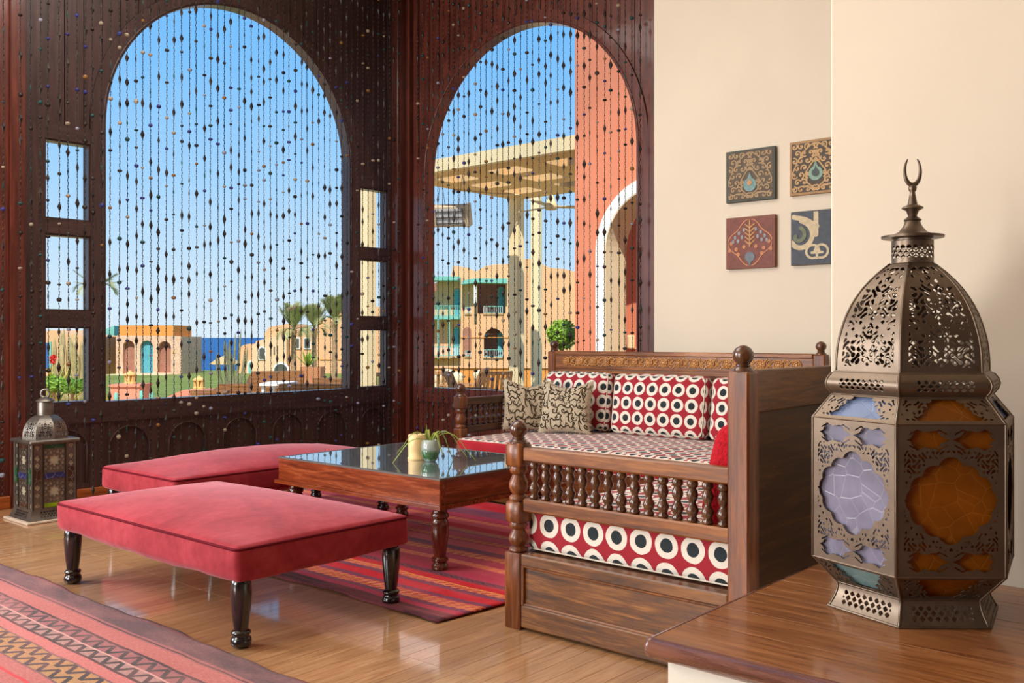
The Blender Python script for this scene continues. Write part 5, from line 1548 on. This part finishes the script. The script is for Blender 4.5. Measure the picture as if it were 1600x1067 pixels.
# ---- orange wall with the white-edged archway
XO = 9.24
mapO = lambda u, v, w: (XO + w, u, v)
OC, OR_, OZ = 5.80, .71, 2.27
mb = MB(); V, F_ = plate([(2.0, -.1), (OC - OR_, -.1)] + [(OC + OR_ * math.cos(PI - PI * i / 30), OZ + OR_ * math.sin(PI * i / 30)) for i in range(31)] + [(OC + OR_, -.1), (6.97, -.1), (6.97, 7.6), (2.0, 7.6)], [], 0, .40, mapO); mb.add(V, F_)
ow = tag(mb.build('wall_terrace', M['terra']), 'tall orange rendered wall with a white-edged archway outside', None, None, 'structure')
n_ = 30; band = [(OC - OR_ - .135, -.1), (OC - OR_, -.1)] + [(OC + OR_ * math.cos(PI - PI * i / n_), OZ + OR_ * math.sin(PI * i / n_)) for i in range(n_ + 1)] + [(OC + OR_, -.1), (OC + OR_ + .135, -.1)] + [(OC + (OR_ + .135) * math.cos(PI * i / n_), OZ + (OR_ + .135) * math.sin(PI * i / n_)) for i in range(n_ + 1)]
piece('arch_band', band, [], -.025, .02, mapO, M['white'], ow)
lin_ = [(OC - OR_ - .01, -.1), (OC - OR_ + .012, -.1)] + [(OC + (OR_ - .012) * math.cos(PI - PI * i / n_), OZ + (OR_ - .012) * math.sin(PI * i / n_)) for i in range(n_ + 1)] + [(OC + OR_ - .012, -.1), (OC + OR_ + .01, -.1)] + [(OC + (OR_ + .01) * math.cos(PI * i / n_), OZ + (OR_ + .01) * math.sin(PI * i / n_)) for i in range(n_ + 1)]
piece('arch_lining', lin_, [], -.02, .41, mapO, M['creamd'], ow)
mb = MB(); mb.box((10.0, 2.0, -.1), (10.2, 6.9, 3.4)); tag(mb.build('wall_passage', M['terra']), 'orange passage wall seen through the archway', None, None, 'structure')
p = Vector((10.0, 6.62, 1.10))
scn = thing('wall_lamp', 'small cream wall lamp inside the orange archway', 'lamp', p)
mb = MB(); mb.box((-.03, -.045, 0), (0, .045, .02)); mb.build('bracket', M['heatmetal'], scn)
mb = MB(); mb.lathe([(.045, 0), (.05, .01), (.05, .15), (.04, .17)], 12, (-.06, 0, .01)); mb.build('shade', M['cream'], scn)
pt = shrub('round_shrub', 'round bright green shrub in front of the orange wall corner', 878, 523, 13.2, .21, .21, 1500, .028, M['leafy'], 11, -.1)
mb = MB(); mb.lathe([(.12, 0), (.17, .42), (.18, .45), (.15, .45)], 14); mb.build('pot', M['pot'], pt)

# ---- pergola
PZ = 3.58
pg = thing('pergola', 'cream pergola with slotted flat roof on square columns outside the far arch', 'pergola', (9.30, 6.98, -.1))
PX, PY = 2.80, 3.42
hs = []
for i in range(3):
    for j in range(3):
        x0 = .42 + i * .74; y0 = .30 + j * 1.04
        hs.append(rect(x0, x0 + .44, y0, y0 + .60))
V, F_ = plate(rect(0, PX, 0, PY), hs, PZ + .1, PZ + .26, lambda u, v, w: (u, v, w)); mb = MB(); mb.add(V, F_); mb.build('roof_slab', plain('cream_warm_bounce', srgb(230, 190, 132), .8, var=.04, spec=.2), pg)  # cream roof tinted tan: warm bounce from the ground put into its colour
mb = MB(); mb.box((-.03, -.0, PZ + .09), (.06, PY + .03, PZ + .265)); mb.build('fascia', M['cream'], pg)
for (cx, cy) in ((.16, PY - .14), (PX - .12, PY - .14)):
    mb = MB(); mb.box((cx - .095, cy - .095, 0), (cx + .095, cy + .095, PZ + .11), .008); c_ = mb.build('column', M['cream'], pg)
    mb = MB(); mb.box((cx - .13, cy - .13, 0), (cx + .13, cy + .13, .12), .01); mb.build('column_base', M['cream'], c_)
mb = MB(); mb.smooth = True
q = [(PX * .45, PY - .05, PZ + .085), (PX * .72, PY - .25, PZ + .085), (PX * .85, PY - .5, PZ + .085), (PX - .2, PY - .3, PZ + .085), (PX - .19, PY - .24, PZ - .1), (PX - .19, PY - .24, .4)]
mb.tube(q, .012, 6); mb.build('cable_pipe', M['creamd'], pg)
c2 = at(838, 527, 17.6)
pc = thing('pergola_column', 'second cream column standing behind the pergola', 'column', (c2.x, c2.y, -.1), .3)
mb = MB(); mb.box((-.085, -.085, .1), (.085, .085, 4.1), .008); mb.build('shaft', M['cream'], pc)
mb = MB(); mb.box((-.12, -.12, 0), (.12, .12, .14), .01); mb.build('foot', M['cream'], pc)
mb = MB(); mb.box((-.11, -.11, 4.06), (.11, .11, 4.16), .01); mb.build('capital', M['cream'], pc)
c3 = Vector((8.74, 10.26, -.1))
pc = thing('pergola_column', 'cream column filling the right side light beside the big arch', 'column', c3)
mb = MB(); mb.box((-.085, -.085, .1), (.085, .085, 3.7), .008); mb.build('shaft', M['cream'], pc)
mb = MB(); mb.box((-.12, -.12, 0), (.12, .12, .14), .01); mb.build('foot', M['cream'], pc)
mb = MB(); mb.box((-.11, -.11, 3.66), (.11, .11, 3.76), .01); mb.build('capital', M['cream'], pc)
# heater
hp = at(706, 337, 13.5)
ht = thing('patio_heater', 'hanging infrared patio heater under the pergola', 'heater', (hp.x, hp.y, hp.z - .15), -HEAD - .25)
tl_ = math.radians(20)
mb = MB(); mb.box((-.25, -.06, .0), (.25, .10, .30), .01); mb.build('housing', M['heatmetal'], ht, rot=(tl_, 0, 0))
mb = MB(); mb.box((-.20, -.066, .035), (.20, -.055, .265)); hg = mb.build('reflector', M['heatgrid'], ht, rot=(tl_, 0, 0))
for i in range(3): mb = MB(); mb.box((-.205, -.078, .05 + .085 * i), (.205, -.068, .062 + .085 * i)); mb.build('guard_bar', M['grey'], ht, rot=(tl_, 0, 0))
for i in range(5): mb = MB(); mb.box((-.20 + .098 * i, -.079, .035), (-.192 + .098 * i, -.070, .265)); mb.build('guard_bar', M['grey'], ht, rot=(tl_, 0, 0))
for s in (-1, 1):
    mb = MB(); mb.box((s * .25, -.085, -.012), (s * .285, .11, .312), .008); mb.build('end_cap', M['heatmetal'], ht, rot=(tl_, 0, 0))
    for q_ in (-.06, .06): mb = MB(); mb.tube([(s * .16 + q_, 0, .28), (s * .16, 0, PZ - hp.z + .15 + .004)], .004, 4); mb.build('hanging_wire', M['grey'], ht)
# fan
fp = at(861, 322, 13.0)
fn = thing('ceiling_fan', 'cream ceiling fan hanging from the pergola roof', 'fan', (fp.x, fp.y, fp.z), -HEAD)
mb = MB(); mb.smooth = True; mb.lathe([(.02, -.06), (.075, -.05), (.10, 0), (.07, .05), (.045, .12), (.02, .16), (.014, .17), (.014, PZ - fp.z)], 16); mb.build('hub', M['cream'], fn)
for q_ in range(3):
    a = .12 + q_ * 2 * PI / 3; V = [(.08, -.05, 0), (.66, -.075, .01), (.66, .075, -.01), (.08, .05, -.01)]
    mb = MB(); mb.add(V + [(x_, y_, z_ - .012) for x_, y_, z_ in V], [(0, 1, 2, 3), (7, 6, 5, 4), (0, 4, 5, 1), (1, 5, 6, 2), (2, 6, 7, 3), (3, 7, 4, 0)]); mb.build('blade', M['creamd'], fn, rot=(0, 0, a))

# ---- hotel block with teal balconies
k = Far('hotel_block', 'two-storey peach hotel block with teal balconies beyond the pergola', 'building', 735, 62, -1.2)
main = [(610, 600), (610, 500), (640, 470), (668, 455), (682, 455), (682, 441), (703, 436), (708, 415), (730, 418), (744, 424), (760, 415), (790, 413), (805, 408), (826, 404), (845, 412), (858, 418), (880, 420), (897, 424), (940, 428), (940, 600)]
hl = [k.arched(714.5, 5.2, 450, 500), k.arched(713.5, 5, 510, 560), k.arched(771, 15, 513, 560), [(746, 441), (790, 441), (790, 490), (746, 490)], [(728, 446), (738, 446), (738, 478), (734, 478)]]
k.poly('wall', main, 0, .35, M['peach'], holes=hl[:4])
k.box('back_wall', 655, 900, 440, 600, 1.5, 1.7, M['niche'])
k.poly('dome', [(744, 425), (752, 418), (772, 412), (800, 412), (800, 425)], .4, 3, M['peach_lt'])
for cx, y0, y1 in ((714.5, 452, 500), (713.5, 512, 560), (783, 448, 490), (783, 520, 560), (696, 513, 560)):
    w = k.poly('door_frame', k.arched(cx, 5.4, y0 - 1, y1), .05 if cx != 783 else .9, .12 if cx != 783 else 1.0, M['tealp']); k.poly('door_leaf', k.arched(cx, 3.8, y0 + 1.5, y1), .02 if cx != 783 else .85, .07 if cx != 783 else .92, M['teald'], w)
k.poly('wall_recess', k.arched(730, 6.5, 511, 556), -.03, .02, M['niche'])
def balcony(x0, x1, ytop, ybot, slab, nb, dp=-1.3, posts=()):
    b_ = k.box('balcony_slab', x0 - 1, x1 + 1, ybot, ybot + slab, dp, 0, M['tealp'] if slab > 3 else M['peach'])
    k.box('railing_top', x0, x1, ytop, ytop + 1.2, dp, dp + .08, M['tealp'], b_)
    k.box('railing_bottom', x0, x1, ybot - 1.5, ybot - .6, dp, dp + .08, M['tealp'], b_)
    for i in range(nb + 1):
        xx = x0 + (x1 - x0) * i / nb; k.box('baluster', xx - .35, xx + .35, ytop, ybot, dp + .02, dp + .06, M['white'] if slab <= 3 else M['tealp'], b_)
balcony(666, 719, 478, 494.5, 5, 20); balcony(666, 719, 541, 556, 2, 20)
for px in (671, 687, 703.5): k.box('balcony_post', px - 1.2, px + 1.2, 436 if px == 671 else 478, 560, -1.3, -1.1, M['tealp'])
k.box('awning', 664, 720, 434, 440, -1.5, .3, M['tealp'])
balcony(756, 785, 478, 490, 1.2, 9, -.1); balcony(756, 785, 546, 558, 1.2, 9, -.1)
balcony(727, 736, 480, 490, 1.2, 4, -.1); balcony(727, 736, 548, 557, 1.2, 4, -.1)
k.poly('canopy', [(722, 446), (724, 440), (742, 436.5), (793, 436.5), (793, 444), (745, 443)], -1.2, .1, M['tealp'])
k.box('canopy_post', 741.5, 745.5, 443, 475, -1.1, -.9, M['white'])
k.box('cornice', 720, 800, 526.5, 527.6, -.06, .02, M['ochre'])
k = Far('garden_wall', 'low tan garden wall between terrace chairs and hotel block', 'wall', 760, 26, -.5)
k.box('wall', 600, 960, 574, 640, 0, .3, M['ochre'], ground=True); k.box('coping', 598, 962, 572, 575, -.05, .35, M['peach'])
# boulders before the wall
for i, (px, yy, s_) in enumerate(((700, 588, .18), (714, 590, .15), (750, 589, .17), (684, 590, .17))):
    p = at(px, yy, 22); mb = MB(); mb.smooth = True; r = random.Random(i)
    mb.lathe([(s_ * math.sin(PI * j / 6) * r.uniform(.85, 1.15) + .01, p.z - s_ * math.cos(PI * j / 6)) for j in range(7)] , 9, (0, 0, 0))
    o = mb.build('boulder', M['sand'], loc=(p.x, p.y, 0)); tag(o, ['pale boulder left of the leaning chairs, largest', 'pale boulder just behind the leaning chairs', 'pale boulder right of the leaning chairs', 'pale boulder at the left edge of the far arch'][i], 'boulder', 'boulders by the garden wall')
    mb = MB(); zb = p.z - s_
    mb.lathe([(s_ * .9, -.35), (s_ * .7, zb + .1)], 9); mb.build('mound', M['sand'], o)
def dining_chair(label, px, y, d, face, h=.92, lean=.12):
    p = at(px, y, d); t = thing('terrace_chair', label, 'chair', (p.x, p.y, -.1), face, 'wooden terrace chairs')
    mb = MB(); mb.box((-.24, -.24, .42), (.24, .24, .46), .008); mb.build('seat', M['teak'], t)
    for s in (-1, 1):
        mb = MB(); mb.box((s * .22 - .02, -.22, 0), (s * .22 + .02, -.18, .66)); mb.build('leg', M['teak'], t)
        mb = MB(); mb.tube([(s * .22, .20, 0), (s * .22, .21, .45), (s * .22, .21 + lean, h)], .024, 6); mb.build('leg', M['teak'], t)
        mb = MB(); mb.box((s * .22 - .03, -.24, .64), (s * .22 + .03, .24, .67)); mb.build('armrest', M['teak'], t)
    for i in range(5):
        x_ = -.16 + .08 * i; V = [(x_ - .025, .215, .5), (x_ + .025, .215, .5), (x_ + .025, .21 + lean, h - .02), (x_ - .025, .21 + lean, h - .02)]
        mb = MB(); mb.add(V + [(a, b + .018, c) for a, b, c in V], [(0, 1, 2, 3), (7, 6, 5, 4), (0, 4, 5, 1), (1, 5, 6, 2), (2, 6, 7, 3), (3, 7, 4, 0)]); mb.build('slat', M['teak'], t)
    mb = MB(); mb.box((-.24, .19 + lean, h - .06), (.24, .23 + lean, h), .006); mb.build('top_rail', M['teak'], t)
dining_chair('wooden terrace chair at the left edge of the far arch', 676, 590, 14.6, FC + .1, .84)
dining_chair('wooden terrace chair with a tall leaning back, turned sideways', 716, 590, 13.9, FC + 1.4, .90, .2)
dining_chair('wooden terrace chair facing the sideways one', 745, 590, 12.6, FC - 1.3, .90, .2)
dining_chair('wooden terrace chair beside the pergola column', 770, 592, 15.5, FC + .3, .80)
dining_chair('wooden terrace chair seen through the right side light', 599, 592, 14.5, FC, .82)
